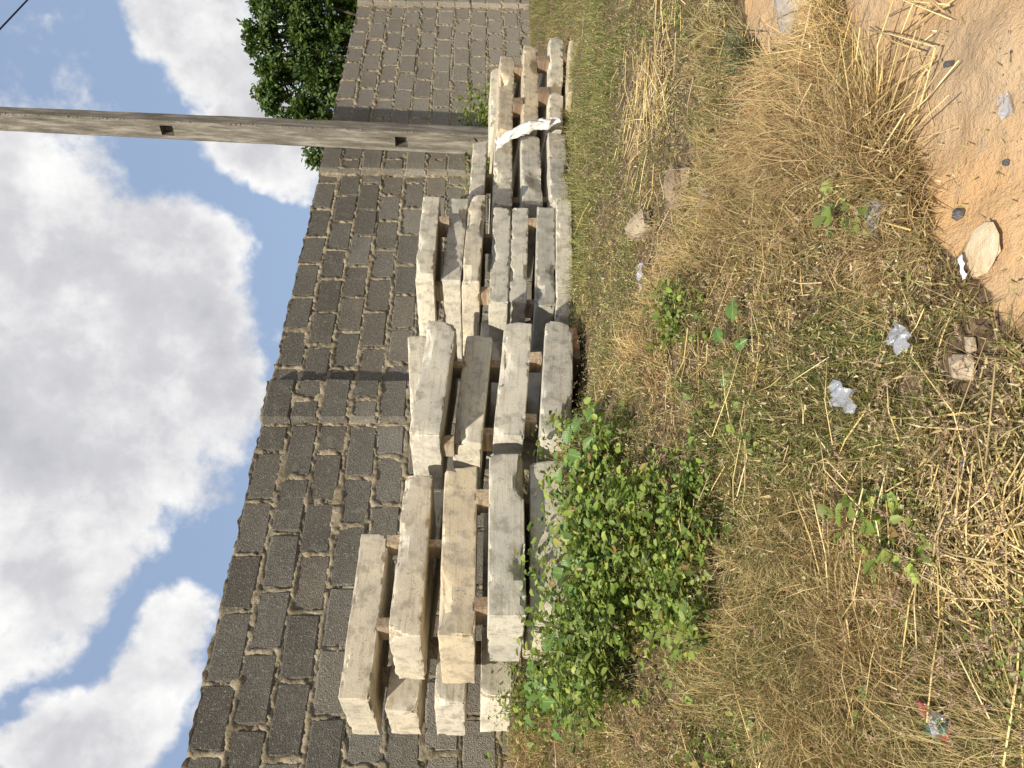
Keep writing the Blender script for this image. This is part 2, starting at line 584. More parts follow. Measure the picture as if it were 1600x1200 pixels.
Z_SAND = [zone([(1325, -40), (1345, 60), (1378, 125), (1415, 180), (1450, 260), (1455, 370), (1510, 430), (1570, 490), (1640, 560), (1800, 600), (1900, -400), (1380, -400), (1320, -200)]),
          zone([(1160, -20), (1165, 40), (1195, 85), (1285, 65), (1290, 0), (1290, -150), (1165, -150)])]
Z_STRAWFAN = [zone([(1445, -60), (1455, 90), (1480, 110), (1520, 60), (1550, -60)]), zone([(1285, -40), (1275, 90), (1325, 100), (1330, -40)])]
Z_SHORTGREEN = [zone([(830, -60), (896, 60), (894, 400), (900, 650), (960, 640), (990, 420), (985, 250), (1000, -60)]),
                zone([(895, 560), (900, 700), (1010, 690), (1000, 560)])]
Z_WEEDS = [zone([(893, 665), (900, 640), (985, 650), (1010, 740), (1140, 720), (1165, 820), (1150, 960), (1060, 1010), (1040, 1110), (930, 1130), (840, 1100), (800, 1060), (860, 1000), (890, 860)])]
Z_PATCH = [zone([(1030, 455), (1105, 455), (1110, 530), (1040, 540)]), zone([(1360, 780), (1450, 780), (1500, 880), (1400, 880)]),
           zone([(1090, 560), (1230, 620), (1210, 720), (1100, 690)]), zone([(1320, 1070), (1420, 1060), (1430, 1160), (1320, 1160)]),
           zone([(1100, 1120), (1250, 1110), (1250, 1210), (1100, 1210)]), zone([(1010, 20), (1080, 10), (1080, 60), (1010, 60)]),
           zone([(1330, 270), (1400, 260), (1430, 330), (1350, 340)])]
Z_STRAW = [zone([(1230, 90), (1360, 120), (1420, 220), (1400, 320), (1320, 300), (1250, 250)]), zone([(1270, 880), (1420, 880), (1420, 1000), (1280, 1060)]),
           zone([(1480, 720), (1620, 640), (1620, 830), (1500, 850)]), zone([(985, 60), (1060, 60), (1060, 200), (985, 230)]),
           zone([(1440, 860), (1620, 820), (1620, 1000), (1450, 960)]), zone([(1030, 770), (1090, 770), (1090, 840), (1030, 840)])]
BARE = [(G(1085, 262), 0.12), (G(1000, 640), 0.07), (G(955, 640), 0.09), (G(1520, 560), 0.08), (G(1430, 600), .05)]


def any_zone(zs, X, Y, amp, freq, seed):
    r = np.zeros(np.shape(X), bool)
    for z_ in zs:
        r |= soft_inside(z_, X, Y, amp, freq, seed)
    return r


def bare_mask(X, Y):
    r = any_zone(Z_SAND, X, Y, 0.06, 4.0, 1)
    for c, rad in BARE:
        r |= np.hypot(X - c.x, Y - c.y) < rad * (0.6 + 0.9 * fbm(X * 7, Y * 7, 0, 21, 2))
    return r


def axis(lo, hi, step, far):
    a = list(np.arange(lo, hi + 1e-6, step))
    s, x = step, hi
    while x < far:
        s *= 1.35
        x += s
        a.append(x)
    s, x = step, lo
    pre = []
    while x > -far:
        s *= 1.35
        x -= s
        pre.append(x)
    return np.array(pre[::-1] + a)


ax_, ay_ = axis(-3.2, 6.2, 0.024, 700), axis(0.6, 9.0, 0.024, 700)
XX, YY = np.meshgrid(ax_, ay_)
ZZ = gh(XX, YY)
sandm = np.zeros(XX.shape)
nearm = (np.hypot(XX, YY) < 14)
sandm[nearm] = np.where(any_zone(Z_SAND, XX[nearm], YY[nearm], 0.06, 4.0, 1), 1.0, 0.0)
for c, rad in ((G(1090, 270), 0.13),):
    ZZ -= 0.05 * np.exp(-((XX - c.x) ** 2 + (YY - c.y) ** 2) / (2 * 0.10 ** 2))
# trodden lumps in the loose sand
ZZ += sandm * ((fbm(XX * 13, YY * 13, 0, 77, 4) - 0.5) * 0.03 + (fbm(XX * 4.5, YY * 4.5, 0, 79, 3) - 0.5) * 0.06)
ny_, nx_ = XX.shape
idx = np.arange(nx_ * ny_).reshape(ny_, nx_)
quads = np.stack([idx[:-1, :-1], idx[:-1, 1:], idx[1:, 1:], idx[1:, :-1]], -1).reshape(-1, 4)
me = np_mesh('ground', np.stack([XX, YY, ZZ], -1).reshape(-1, 3), [quads], GROUND,
             np.repeat(sandm.reshape(-1, 1), 3, 1), True)
ground = mesh_obj('ground', me)
tag(ground, 'sandy ground rising towards the block wall, bare in one corner', 'ground', kind='structure')

# ------------------------------------------------------------------ block wall
wall = empty('block_wall', W(5.0, 0, EYE - 0.9))
tag(wall, 'tall boundary wall of rough grey blocks with crumbling mortar behind the slabs', 'wall')
CH, BL = 0.245, 0.475            # course and block pitch
BH, BW = 0.225, 0.452
S0, S1 = -2.0, 17.5
PIL = [-0.05, 4.28, 7.95, 12.45, 16.3]      # left edges of the pilasters
PW, PD = 0.46, 0.075


def block_mesh(w, h, d, seed):
    """rough face-bevelled block, front at local y = 0, running back to y = d"""
    r_ = random.Random(seed)
    bm = bmesh.new()
    j = lambda a: r_.uniform(-a, a)
    xs = [-w / 2, -w / 2 + 0.016, w / 2 - 0.016, w / 2]
    zs = [-h / 2, -h / 2 + 0.016, h / 2 - 0.016, h / 2]
    grid = []
    for iz, z in enumerate(zs):
        row = []
        for ix, x in enumerate(xs):
            edge = (ix in (0, 3)) + (iz in (0, 3))
            y = (0.0, 0.010, 0.021)[edge] + j(0.003)
            row.append(bm.verts.new((x + j(0.006), y, z + j(0.005))))
        grid.append(row)
    for a in range(3):
        for b_ in range(3):
            bm.faces.new((grid[a][b_], grid[a][b_ + 1], grid[a + 1][b_ + 1], grid[a + 1][b_]))
    ring = grid[0] + [grid[1][3], grid[2][3]] + grid[3][::-1] + [grid[2][0], grid[1][0]]
    corners = [grid[0][0], grid[0][3], grid[3][3], grid[3][0]]
    back = {v: bm.verts.new((v.co.x, d, v.co.z)) for v in corners}
    sides = [(grid[0], corners[0], corners[1]), ([r[3] for r in grid], corners[1], corners[2]),
             (grid[3][::-1], corners[2], corners[3]), ([r[0] for r in grid][::-1], corners[3], corners[0])]
    for vs, c0, c1 in sides:
        bm.faces.new(list(vs)[::-1] + [back[c0], back[c1]])
    bm.normal_update()
    me_ = bpy.data.meshes.new('block')
    bm.to_mesh(me_)
    bm.free()
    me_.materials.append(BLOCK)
    return me_


mesh_cache = {}


def get_block(w):
    key = round(w, 2)
    if key not in mesh_cache:
        mesh_cache[key] = [block_mesh(key, BH, 0.14, 100 + k + int(key * 1000)) for k in range(7 if key > 0.4 else 3)]
    return random.choice(mesh_cache[key])


ang_wall = math.atan2(WD.y, WD.x)
cells = []            # (s centre, z centre, width, front d)
for r_i in range(12):
    zc = WALL_TOP - CH * (r_i + 0.5)
    segs, prev = [], S0
    for pl in PIL:
        segs.append((prev, pl, 0.0))
        segs.append((pl, pl + PW, PD))
        prev = pl + PW
    segs.append((prev, S1, 0.0))
    for a, b_, d_ in segs:
        if b_ - a < 0.05:
            continue
        if d_ > 0:
            parts = [(a, b_)] if r_i % 2 == 0 else [(a, a + 0.225), (a + 0.225, b_)]
        else:
            # bond: joints step by half a block from course to course
            j0 = 0.185 + (BL / 2 if r_i % 2 else 0.0) + random.uniform(-0.03, 0.03)
            k0 = math.ceil((a - j0) / BL)
            js = [j0 + k * BL for k in range(k0, k0 + 60) if j0 + k * BL < b_]
            js = [t + random.uniform(-0.02, 0.02) for t in js if t - a > 0.09 and b_ - t > 0.09]
            es = [a] + js + [b_]
            parts = list(zip(es[:-1], es[1:]))
        for s0, s1 in parts:
            cells.append(((s0 + s1) / 2, zc + random.uniform(-0.011, 0.011), s1 - s0 - random.uniform(0.018, 0.030), d_, r_i))
visible, rest = [], []
for c in cells:
    p = W(c[0], 0, 0)
    gz_ = float(gh_smooth(p.x, p.y))
    if c[1] + BH / 2 < gz_ - 0.1:
        continue
    (visible if 1.15 < c[0] < 13.3 else rest).append(c)
visible.sort(key=lambda c: (W(c[0], 0, 0) - Vector((0, 0, 0))).length)
rest += visible[300:]
visible = visible[:300]
wall_inv = Matrix.Translation(-wall.location)
for s_, z_, w_, d_, r_i in visible:
    o = bpy.data.objects.new('block', get_block(max(w_, 0.06)))
    loc = W(s_, d_ + random.uniform(-0.006, 0.007), z_) - wall.location
    o.location = loc
    o.rotation_euler = (random.uniform(-0.012, 0.012), random.uniform(-0.016, 0.016), ang_wall + random.uniform(-0.012, 0.012))
    link(o, wall)
bmr = bmesh.new()
for s_, z_, w_, d_, r_i in rest:
    mm = get_block(max(w_, 0.06))
    n0 = len(bmr.verts)
    bmr.from_mesh(mm)
    bmr.verts.ensure_lookup_table()
    mt = Matrix.Translation(W(s_, d_, z_) - wall.location) @ Matrix.Rotation(ang_wall, 4, 'Z')
    bmesh.ops.transform(bmr, matrix=mt, verts=bmr.verts[n0:])
mr = bpy.data.meshes.new('outlying_blocks')
bmr.to_mesh(mr)
bmr.free()
mr.materials.append(BLOCK)
ob_rest = mesh_obj('outlying_blocks', mr, wall)
ob_rest['kind'] = 'stuff'

# mortar bed: one uneven sheet, proud and ragged along the joints, sunk behind the block faces
st_ = 0.0165
sv = np.arange(0.9, 13.6, st_)
zv = np.arange(EYE - 1.0, WALL_TOP + 0.001, st_)
SS, ZV = np.meshgrid(sv, zv)
dist = np.full(SS.shape, -1.0)       # >0 inside a block: distance to its edge
frontd = np.zeros(SS.shape)
for pl in PIL:
    frontd[(SS > pl + 0.022) & (SS < pl + PW - 0.022)] = PD
for s_, z_, w_, d_, r_i in cells:
    if s_ < 0.6 or s_ > 13.9:
        continue
    i0, i1 = np.searchsorted(sv, [s_ - w_ / 2 - 0.02, s_ + w_ / 2 + 0.02])
    k0, k1 = np.searchsorted(zv, [z_ - BH / 2 - 0.02, z_ + BH / 2 + 0.02])
    if i1 <= i0 or k1 <= k0:
        continue
    sub = np.minimum(w_ / 2 - np.abs(SS[k0:k1, i0:i1] - s_), BH / 2 - np.abs(ZV[k0:k1, i0:i1] - z_))
    dist[k0:k1, i0:i1] = np.maximum(dist[k0:k1, i0:i1], sub)
rag = (fbm(SS * 22, ZV * 22, 0, 31, 4) - 0.5)
smear = np.clip(fbm(SS * 2.6, ZV * 3.4, 0, 35, 3) - 0.47, 0, 1) * 0.075
dd = dist + rag * 0.056 + 0.004 - smear
prof = np.where(dd < 0.004, 0.002 + (fbm(SS * 26, ZV * 26, 0, 41, 3) - 0.45) * 0.030, -0.022)
prof = np.where((dd >= 0.004) & (dd < 0.016), -0.006, prof)
crack = np.abs(fbm(SS * 3, ZV * 9, 0, 61, 3) - 0.5) < 0.022
prof = np.where(crack & (dd < 0.010), prof - 0.022, prof)
pos = np.array(wall.location)
Pm = (np.array(WD)[None, None] * SS[..., None] + np.array(WN)[None, None] * (frontd + prof - WALL_DIST)[..., None])
Pm[..., 2] = ZV
Pm[-1, :, 2] += (fbm(SS[-1] * 9, 0 * SS[-1], 0, 71, 3) - 0.5) * 0.05
ny2, nx2 = SS.shape
idx = np.arange(nx2 * ny2).reshape(ny2, nx2)
quads = np.stack([idx[:-1, :-1], idx[:-1, 1:], idx[1:, 1:], idx[1:, :-1]], -1).reshape(-1, 4)
mo = mesh_obj('mortar', np_mesh('mortar', Pm.reshape(-1, 3) - pos, [quads], MORTAR, None, False), wall)
mo['kind'] = 'stuff'
# core of the wall: closes its back, top and both ends
bmc = bmesh.new()


def core_box(a, b_, d0, d1, z0, z1):
    vs = [bmc.verts.new(W(s, d, z) - wall.location) for z in (z0, z1) for d in (d0, d1) for s in (a, b_)]
    for f in ((0, 1, 3, 2), (4, 6, 7, 5), (0, 4, 5, 1), (2, 3, 7, 6), (0, 2, 6, 4), (1, 5, 7, 3)):
        bmc.faces.new([vs[i] for i in f])


core_box(S0, S1, -0.225, -0.05, EYE - 1.4, WALL_TOP - 0.012)
for pl in PIL:
    core_box(pl + 0.02, pl + PW - 0.02, -0.05, PD - 0.05, EYE - 1.4, WALL_TOP - 0.012)
bmesh.ops.recalc_face_normals(bmc, faces=bmc.faces)
mc = bpy.data.meshes.new('wall_core')
bmc.to_mesh(mc)
bmc.free()
mc.materials.append(MORTAR)
mesh_obj('wall_core', mc, wall)

# ------------------------------------------------------------------ concrete slabs
slabs = {}


def lattice(n_len, edge=(0.0, 0.005, 0.013, 0.028), step=0.022):
    inner = max(1, int((n_len - 2 * edge[-1]) / step))
    a = list(edge) + list(np.linspace(edge[-1], n_len - edge[-1], inner + 1)[1:-1]) + [n_len - e for e in edge[::-1]]
    return a


def slab_mesh(L, w, t, seed, chips=3):
    """cast slab: x along, y back, z up, origin at the front lower near corner; arrises chipped and worn"""
    xs, ys, zs = lattice(L), lattice(w, step=0.04), lattice(t, step=0.026)
    nx, ny, nz = len(xs), len(ys), len(zs)
    ids, vs, fs = {}, [], []

    def vid(i, j, k):
        key = (i, j, k)
        if key not in ids:
            ids[key] = len(vs)
            vs.append((xs[i], ys[j], zs[k]))
        return ids[key]
    for i in range(nx - 1):
        for j in range(ny - 1):
            fs.append((vid(i, j, 0), vid(i, j + 1, 0), vid(i + 1, j + 1, 0), vid(i + 1, j, 0)))
            fs.append((vid(i, j, nz - 1), vid(i + 1, j, nz - 1), vid(i + 1, j + 1, nz - 1), vid(i, j + 1, nz - 1)))
        for k in range(nz - 1):
            fs.append((vid(i, 0, k), vid(i + 1, 0, k), vid(i + 1, 0, k + 1), vid(i, 0, k + 1)))
            fs.append((vid(i, ny - 1, k), vid(i, ny - 1, k + 1), vid(i + 1, ny - 1, k + 1), vid(i + 1, ny - 1, k)))
    for j in range(ny - 1):
        for k in range(nz - 1):
            fs.append((vid(0, j, k), vid(0, j, k + 1), vid(0, j + 1, k + 1), vid(0, j + 1, k)))
            fs.append((vid(nx - 1, j, k), vid(nx - 1, j + 1, k), vid(nx - 1, j + 1, k + 1), vid(nx - 1, j, k + 1)))
    V = np.array(vs)
    dims = np.array([L, w, t])
    r_ = np.random.default_rng(seed)
    dlo, dhi = V, dims - V
    dmin = np.minimum(dlo, dhi)
    sgn = np.where(dlo < dhi, 1.0, -1.0)
    q = V * 34 + seed * 13.7
    n1 = fbm(q[:, 0], q[:, 1], q[:, 2], seed, 3)
    n2 = fbm(q[:, 0] * 0.25, q[:, 1] * 0.25, q[:, 2] * 0.25, seed + 9, 2)
    rad = 0.0035 + 0.085 * np.clip(n1 - 0.54, 0, 1) + 0.06 * np.clip(n2 - 0.62, 0, 1)
    out = V.copy()
    for a, b_ in ((0, 1), (0, 2), (1, 2)):
        ed = np.hypot(dmin[:, a], dmin[:, b_])
        pull = np.clip(rad - ed * 0.75, 0, None) * 0.55
        out[:, a] += sgn[:, a] * pull
        out[:, b_] += sgn[:, b_] * pull
    # large spalls at arrises and corners
    for _ in range(chips):
        c = np.array([r_.choice([0, L]) if r_.random() < 0.55 else r_.uniform(0, L), r_.choice([0, w]) if r_.random() < 0.3 else 0.0, r_.choice([0.0, t])])
        rr = r_.uniform(0.03, 0.075)
        cen = dims / 2 - c
        cen[0] = 0.0 if 0 < c[0] < L else np.sign(cen[0]) * 0.09
        cen[1] = np.sign(cen[1]) * 0.09
        cen[2] = np.sign(cen[2]) * 0.07
        cen = cen + r_.normal(0, 0.02, 3)
        cen = cen / (np.linalg.norm(cen) + 1e-6)
        dv = V - c
        far_ = np.linalg.norm(dv, axis=1) / (rr * 2.2)
        win = np.clip(1.25 - far_ ** 2, 0, 1)
        rough_ = vnoise(V[:, 0] * 45, V[:, 1] * 45, V[:, 2] * 45, seed + 61)
        cut = rr * (0.42 + 0.26 * rough_) * win - dv @ cen
        out += np.clip(cut, 0, None)[:, None] * cen * (win > 0)[:, None]
    q = V * 5.0 + seed
    wob = np.stack([fbm(q[:, 0], q[:, 1], q[:, 2], seed + 20 + c_, 3) - 0.5 for c_ in range(3)], -1)
    out += wob * np.array([0.002, 0.003, 0.002])
    q = V * 40 + seed
    out += (np.stack([fbm(q[:, 0], q[:, 1], q[:, 2], seed + 40 + c_, 2) - 0.5 for c_ in range(3)], -1)) * 0.0035
    me_ = np_mesh('concrete_slab', out, [np.array(fs, np.int32)], SLAB, None, True)
    me_.set_sharp_from_angle(angle=R(24))
    return me_


def slab(key, near, far, zn, zf, w, label, tint=(1, 1, 1), tilt=0.0, chips=2, t=None, group=None):
    """near / far: (photo x of top edge, photo x of bottom edge, photo y) of the front face's two ends"""
    NTp, NBp = P(near[0], near[2], zn), P(near[1], near[2], zn)
    FTp, FBp = P(far[0], far[2], zf), P(far[1], far[2], zf)
    th = t or ((NTp - NBp).length + (FTp - FBp).length) / 2
    nm, fm = (NTp + NBp) / 2, (FTp + FBp) / 2
    X = fm - nm
    L = X.length
    X.normalize()
    Yb = Vector((-X.y, X.x, 0)).normalized()      # towards the wall
    Zu = X.cross(Yb).normalized()
    if tilt:
        rot = Matrix.Rotation(tilt, 3, X)
        Yb, Zu = rot @ Yb, rot @ Zu
    seed = 200 + len(slabs)
    o = bpy.data.objects.new('concrete_slab', slab_mesh(L, w, th, seed, chips))
    org = nm - Zu * th / 2
    m = Matrix((X, Yb, Zu)).transposed().to_4x4()
    m.translation = org
    o.matrix_world = m
    o.color = (*tint, 1)
    link(o)
    tag(o, label, 'slab', group, 'thing')
    slabs[key] = dict(o=o, org=org, X=X, Y=Yb, Z=Zu, L=L, w=w, t=th)
    return o


WARM, COOL, PALE, OCHRE = (1.0, 0.955, 0.88), (0.98, 0.985, 0.98), (1.12, 1.10, 1.04), (1.04, 0.93, 0.77)
GA, GB, GC, GD = ('slabs stacked beside the green weeds', 'slabs of the second stack from the weeds', 'thin slabs of the third stack from the weeds', 'slabs of the stack beside the pole')
# stack beside the weeds (front row, then the row against the wall)
slab('A1', (527, 578, 1092), (565, 607, 834), 4.12, 4.72, 0.62, 'uppermost slab of the stack beside the weeds, pale end, resting nearest the wall', WARM, group=GA)
slab('A2', (605, 658, 994), (633, 676, 741), 3.84, 4.46, 0.54, 'front slab one level below the uppermost, broken lower corner, beside the weeds', WARM, chips=5, group=GA)
slab('A3', (684, 742, 994), (695, 746, 728), 3.56, 4.13, 0.62, 'ochre stained front slab with scratched end, two levels below the uppermost', OCHRE, group=GA)
slab('A4', (762, 823, 963), (765, 818, 708), 3.49, 3.97, 0.66, 'grey front slab just above the lowest one, end partly behind the weed leaves', COOL, group=GA)
slab('A5', (829, 889, 950), (828, 884, 719), 3.58, 4.02, 0.9, 'lowest slab beside the weeds with a straight band of shadow along it', PALE, group=GA)
slab('A2b', (598, 654, 1110), (655, 694, 765), 4.30, 5.15, 0.46, 'slab end sticking out behind the broken corner, half in shadow', WARM, group=GA)
slab('A3b', (675, 729, 1100), (705, 741, 765), 4.12, 4.98, 0.50, 'rough crumbly slab end sticking out below the half shadowed one', PALE, chips=6, group=GA)
slab('A4b', (748, 803, 1090), (759, 796, 765), 4.04, 4.90, 0.50, 'slab end low down behind the weed leaves next to the wall', PALE, group=GA)
# second stack
slab('B1', (638, 687, 679), (668, 714, 501), 4.31, 4.77, 0.62, 'uppermost slab of the second stack, sloping, with broad cream end', COOL, group=GB)
slab('B2', (706, 752, 692), (729, 770, 524), 4.45, 4.92, 0.85, 'second slab down in the second stack with a slanting shadow across it', PALE, group=GB)
slab('B3', (770, 819, 681), (789, 832, 503), 4.31, 4.77, 0.85, 'third slab down in the second stack with broken lower end', COOL, chips=5, group=GB)
slab('B4', (842, 894, 682), (853, 896, 502), 4.02, 4.66, 0.9, 'lowest slab of the second stack with a bright top edge and chipped end', COOL, chips=5, group=GB)
slab('B1b', (641, 684, 640), (637, 676, 524), 4.90, 5.25, 0.45, 'pale slab hidden behind the uppermost sloping slab of the second stack', PALE, group=GB)
slab('B2b', (738, 780, 690), (752, 790, 500), 5.30, 5.80, 0.45, 'rear slab added to darken the upper gaps of the second stack', COOL, group=GB)  # added slab, keeps the sunlit ground behind from showing in the gaps
slab('B3b', (812, 853, 690), (820, 858, 500), 5.25, 5.75, 0.45, 'rear slab added to darken the lowest gap of the second stack', COOL, group=GB)  # added behind the lowest gap so that it stays dark
# third stack: thin slabs
slab('C1', (648, 677, 428), (661, 688, 307), 5.42, 6.0, 0.62, 'uppermost thin slab of the third stack with long greenish cream end', PALE, group=GC)
slab('C2', (690, 720, 438), (706, 732, 310), 5.52, 6.05, 0.85, 'second thin slab of the third stack, grey face and clean white end', COOL, group=GC)
slab('C3', (721.5, 749, 440), (733, 760, 304), 5.46, 6.02, 0.85, 'third thin slab of the third stack lying flush under the grey one, crusty', WARM, chips=6, group=GC)
slab('C4', (764, 793, 473), (771, 799, 324), 5.40, 6.0, 0.85, 'middle thin slab of the third stack, upper one of a flush pair', COOL, group=GC)
slab('C5', (795, 823, 471), (801, 826, 324), 5.42, 6.0, 0.8, 'middle thin slab of the third stack, lower one of a flush pair', COOL, group=GC)
slab('C6', (836, 867, 478), (839, 867.5, 323), 5.25, 5.95, 0.85, 'dark grey weathered slab low in the third stack with white crumbled end', (0.72, 0.74, 0.76), chips=6, group=GC)
slab('C7', (868.5, 896, 495), (869, 893, 309), 5.18, 5.95, 0.85, 'pale lowest slab of the third stack with grass stems against it', PALE, group=GC)
# stack beside the pole (two bays long)
slab('E0', (731, 758, 306), (741, 760, 221), 6.35, 6.95, 0.45, 'short pale slab lying highest at the foot of the concrete pole', PALE, group=GD)
slab('E1', (769, 801, 320), (773, 800, 214), 6.30, 6.95, 0.7, 'upper slab between the white strip and the third stack', PALE, tilt=R(3), group=GD)
slab('E2', (816, 849, 319), (814, 843, 212), 6.22, 6.90, 0.75, 'middle slab between the white strip and the third stack', COOL, tilt=R(5), chips=4, group=GD)
slab('E3', (861, 890, 317), (856, 884, 208), 6.15, 6.85, 0.8, 'lower slab between the white strip and the third stack, lichen flecked', COOL, tilt=R(6), group=GD)
slab('D1', (776, 802, 203), (783, 804, 86), 7.05, 7.75, 0.55, 'upper slab of the farthest stack beyond the white strip', OCHRE, tilt=R(7), group=GD)
slab('D2', (815, 843, 200), (820, 840, 72), 7.0, 7.7, 0.75, 'middle slab of the farthest stack with a pointed broken end', OCHRE, tilt=R(8), chips=6, group=GD)
slab('D3', (856, 882, 197), (861, 879, 56), 6.95, 7.75, 0.8, 'lower slab of the farthest stack with a pale sloping top', PALE, tilt=R(9), chips=5, group=GD)
slab('D4', (888, 912, 145), (890, 912, 62), 7.0, 7.5, 0.45, 'sandy coloured slab half sunk in the grass at the far end', OCHRE, tilt=R(4), group=GD)
slab('D1b', (766, 792, 190), (768, 790, 105), 7.45, 7.95, 0.42, 'pale crumbled slab behind the upper slab of the farthest stack', PALE, tilt=R(3), chips=6, group=GD)


# ------------------------------------------------------------------ timber spacers between the slabs
def spacer(up, lo, y, wid, label, proud=0.0, length=0.15, mat=WOOD, lo_drop=0.0):
    def at(sl_, top):
        best = None
        for k in range(61):
            f = k / 60
            p = sl_['org'] + sl_['X'] * (sl_['L'] * f) + (sl_['Z'] * sl_['t'] if top else Vector((0, 0, 0)))
            v = p - Vector((0, 0, EYE))
            py = 600 - F * v.dot(RGT) / v.dot(FWD)
            if best is None or abs(py - y) < best[0]:
                best = (abs(py - y), p)
        return best[1]
    U, Lw = slabs[up], slabs[lo]
    pu, pl_ = at(U, False), at(Lw, True)
    X, Yb = U['X'].copy(), U['Y'].copy()
    X.z = 0
    X.normalize()
    Yb = Vector((-X.y, X.x, 0))
    # start at the front face lying farther back, then come forward by `proud`
    back = max(0.0, (pl_ - pu).dot(Yb))
    front = pu + Yb * (back + 0.012 - proud)
    z1 = pu.z + 0.006
    z0 = pl_.z - 0.006 - lo_drop
    if z1 - z0 < 0.03:
        z0 = z1 - 0.03
    hgt = z1 - z0
    r_ = random.Random(int(y) + ord(up[0]))
    bm = bmesh.new()
    lenx = wid * 0.8
    for sx in (0, 1):
        for sy in (0, 1):
            for sz in (0, 1):
                bm.verts.new(((sx - 0.5) * lenx + r_.uniform(-.004, .004), sy * length + r_.uniform(-.006, .006), sz * hgt))
    v = list(bm.verts)
    for f in ((0, 1, 3, 2), (4, 6, 7, 5), (0, 4, 5, 1), (2, 3, 7, 6), (0, 2, 6, 4), (1, 5, 7, 3)):
        bm.faces.new([v[i] for i in f])
    bmesh.ops.recalc_face_normals(bm, faces=bm.faces)
    bmesh.ops.bevel(bm, geom=list(bm.edges), offset=0.004, segments=2, affect='EDGES')
    me_ = bpy.data.meshes.new('timber_spacer')
    bm.to_mesh(me_)
    bm.free()
    me_.materials.append(mat)
    o = bpy.data.objects.new('timber_spacer', me_)
    o.location = (front.x, front.y, z0)
    o.rotation_euler = (0, 0, math.atan2(X.y, X.x) + r_.uniform(-.12, .12))
    link(o)
    tag(o, label, 'wood block', 'timber spacers between the slabs')
    return o


spacer('A1', 'A2', 977, 0.075, 'lit square timber under the middle of the uppermost slab by the weeds', 0.05)
spacer('A1', 'A2', 846, 0.085, 'pale timber under the far end of the uppermost slab by the weeds', 0.03)
spacer('A1', 'A2b', 1010, 0.09, 'timber under the cream end of the uppermost slab by the weeds', -0.14)
spacer('A2', 'A3', 836, 0.06, 'dark timber between the ochre slab and the one above, farther along', -0.06)
spacer('A2b', 'A3b', 990, 0.09, 'timber above the rough crumbly slab end', -0.14)
spacer('A3', 'A4', 778, 0.085, 'light upright timber between ochre slab and grey slab, farther along', 0.05)
spacer('A3', 'A4', 942, 0.075, 'light timber between ochre slab and grey slab beside the weeds', 0.03)
spacer('A4', 'A5', 757, 0.07, 'dark timber above the lowest slab beside the weeds, farther along', -0.06)
spacer('A4', 'A5', 920, 0.07, 'dark timber above the lowest slab, close to the weeds', -0.06)
spacer('A3b', 'A4b', 990, 0.09, 'timber under the rough crumbly slab end', -0.14)
spacer('B1', 'B2', 545, 0.055, 'timber under the far end of the sloping slab', 0.03)
spacer('B1', 'B2', 668, 0.075, 'timber under the cream end of the sloping slab', 0.04)
spacer('B2', 'B3', 557, 0.07, 'timber below the slab with the slanting shadow, far end', -0.06)
spacer('B2', 'B3', 664, 0.075, 'timber below the slab with the slanting shadow, near end', -0.06)
spacer('B3', 'B4', 558, 0.07, 'timber on the far half of the lowest slab of the second stack', 0.02)
spacer('B3', 'B4', 642, 0.08, 'timber on the near half of the lowest slab of the second stack', -0.06)
spacer('C1', 'C2', 342, 0.07, 'small lit timber under the far end of the uppermost thin slab', 0.06)
spacer('C1', 'C2', 415, 0.07, 'shaded timber under the near end of the uppermost thin slab', -0.06)
spacer('C3', 'C4', 350, 0.07, 'timber between crusty thin slab and flush pair, far end', -0.06)
spacer('C3', 'C4', 432, 0.06, 'timber between crusty thin slab and flush pair, near end', -0.06)
spacer('C5', 'C6', 346, 0.06, 'splintered timber above the dark grey slab, far end', 0.03)
spacer('C5', 'C6', 460, 0.06, 'timber above the dark grey slab, near its white crumbled end', -0.06)
spacer('E0', 'E1', 262, 0.08, 'orange brown timber under the highest slab by the pole', -0.06)
spacer('E1', 'E2', 300, 0.08, 'timber under the upper slab near the third stack', -0.06)
spacer('E2', 'E3', 300, 0.08, 'timber under the middle slab near the third stack', -0.06)
spacer('D1', 'D2', 170, 0.11, 'broad lit timber jutting out under the upper farthest slab near the strip', 0.09)
spacer('D1', 'D2', 108, 0.11, 'splintered timber under the upper farthest slab at its far end', 0.05)
spacer('D2', 'D3', 152, 0.11, 'broad lit timber jutting out under the middle farthest slab near the strip', 0.09)
spacer('D2', 'D3', 98, 0.10, 'broken timber under the middle farthest slab at its far end', 0.06)
spacer('D3', 'D4', 88, 0.08, 'pale timber on the sandy half sunk slab', 0.03)


# footing bricks under the lowest slabs
def lump(name, loc, dims, seed, mat, rough=0.30, sub=2):
    bm = bmesh.new()
    bmesh.ops.create_icosphere(bm, subdivisions=sub, radius=1.0)
    for v in bm.verts:
        p = v.co
        n = float(fbm(p.x * 1.3 + seed, p.y * 1.3, p.z * 1.3, seed, 3)) - 0.5
        q = np.sign(np.array(p)) * np.abs(np.array(p)) ** 0.75
        v.co = Vector(q * (1 + n * rough * 3.2))
        v.co.x *= dims[0]
        v.co.y *= dims[1]
        v.co.z *= dims[2]
    me_ = bpy.data.meshes.new(name)
    bm.to_mesh(me_)
    bm.free()
    me_.materials.append(mat)
    o = bpy.data.objects.new(name, me_)
    o.location = loc
    o.rotation_euler = (0, 0, seed * 1.7)
    return link(o)


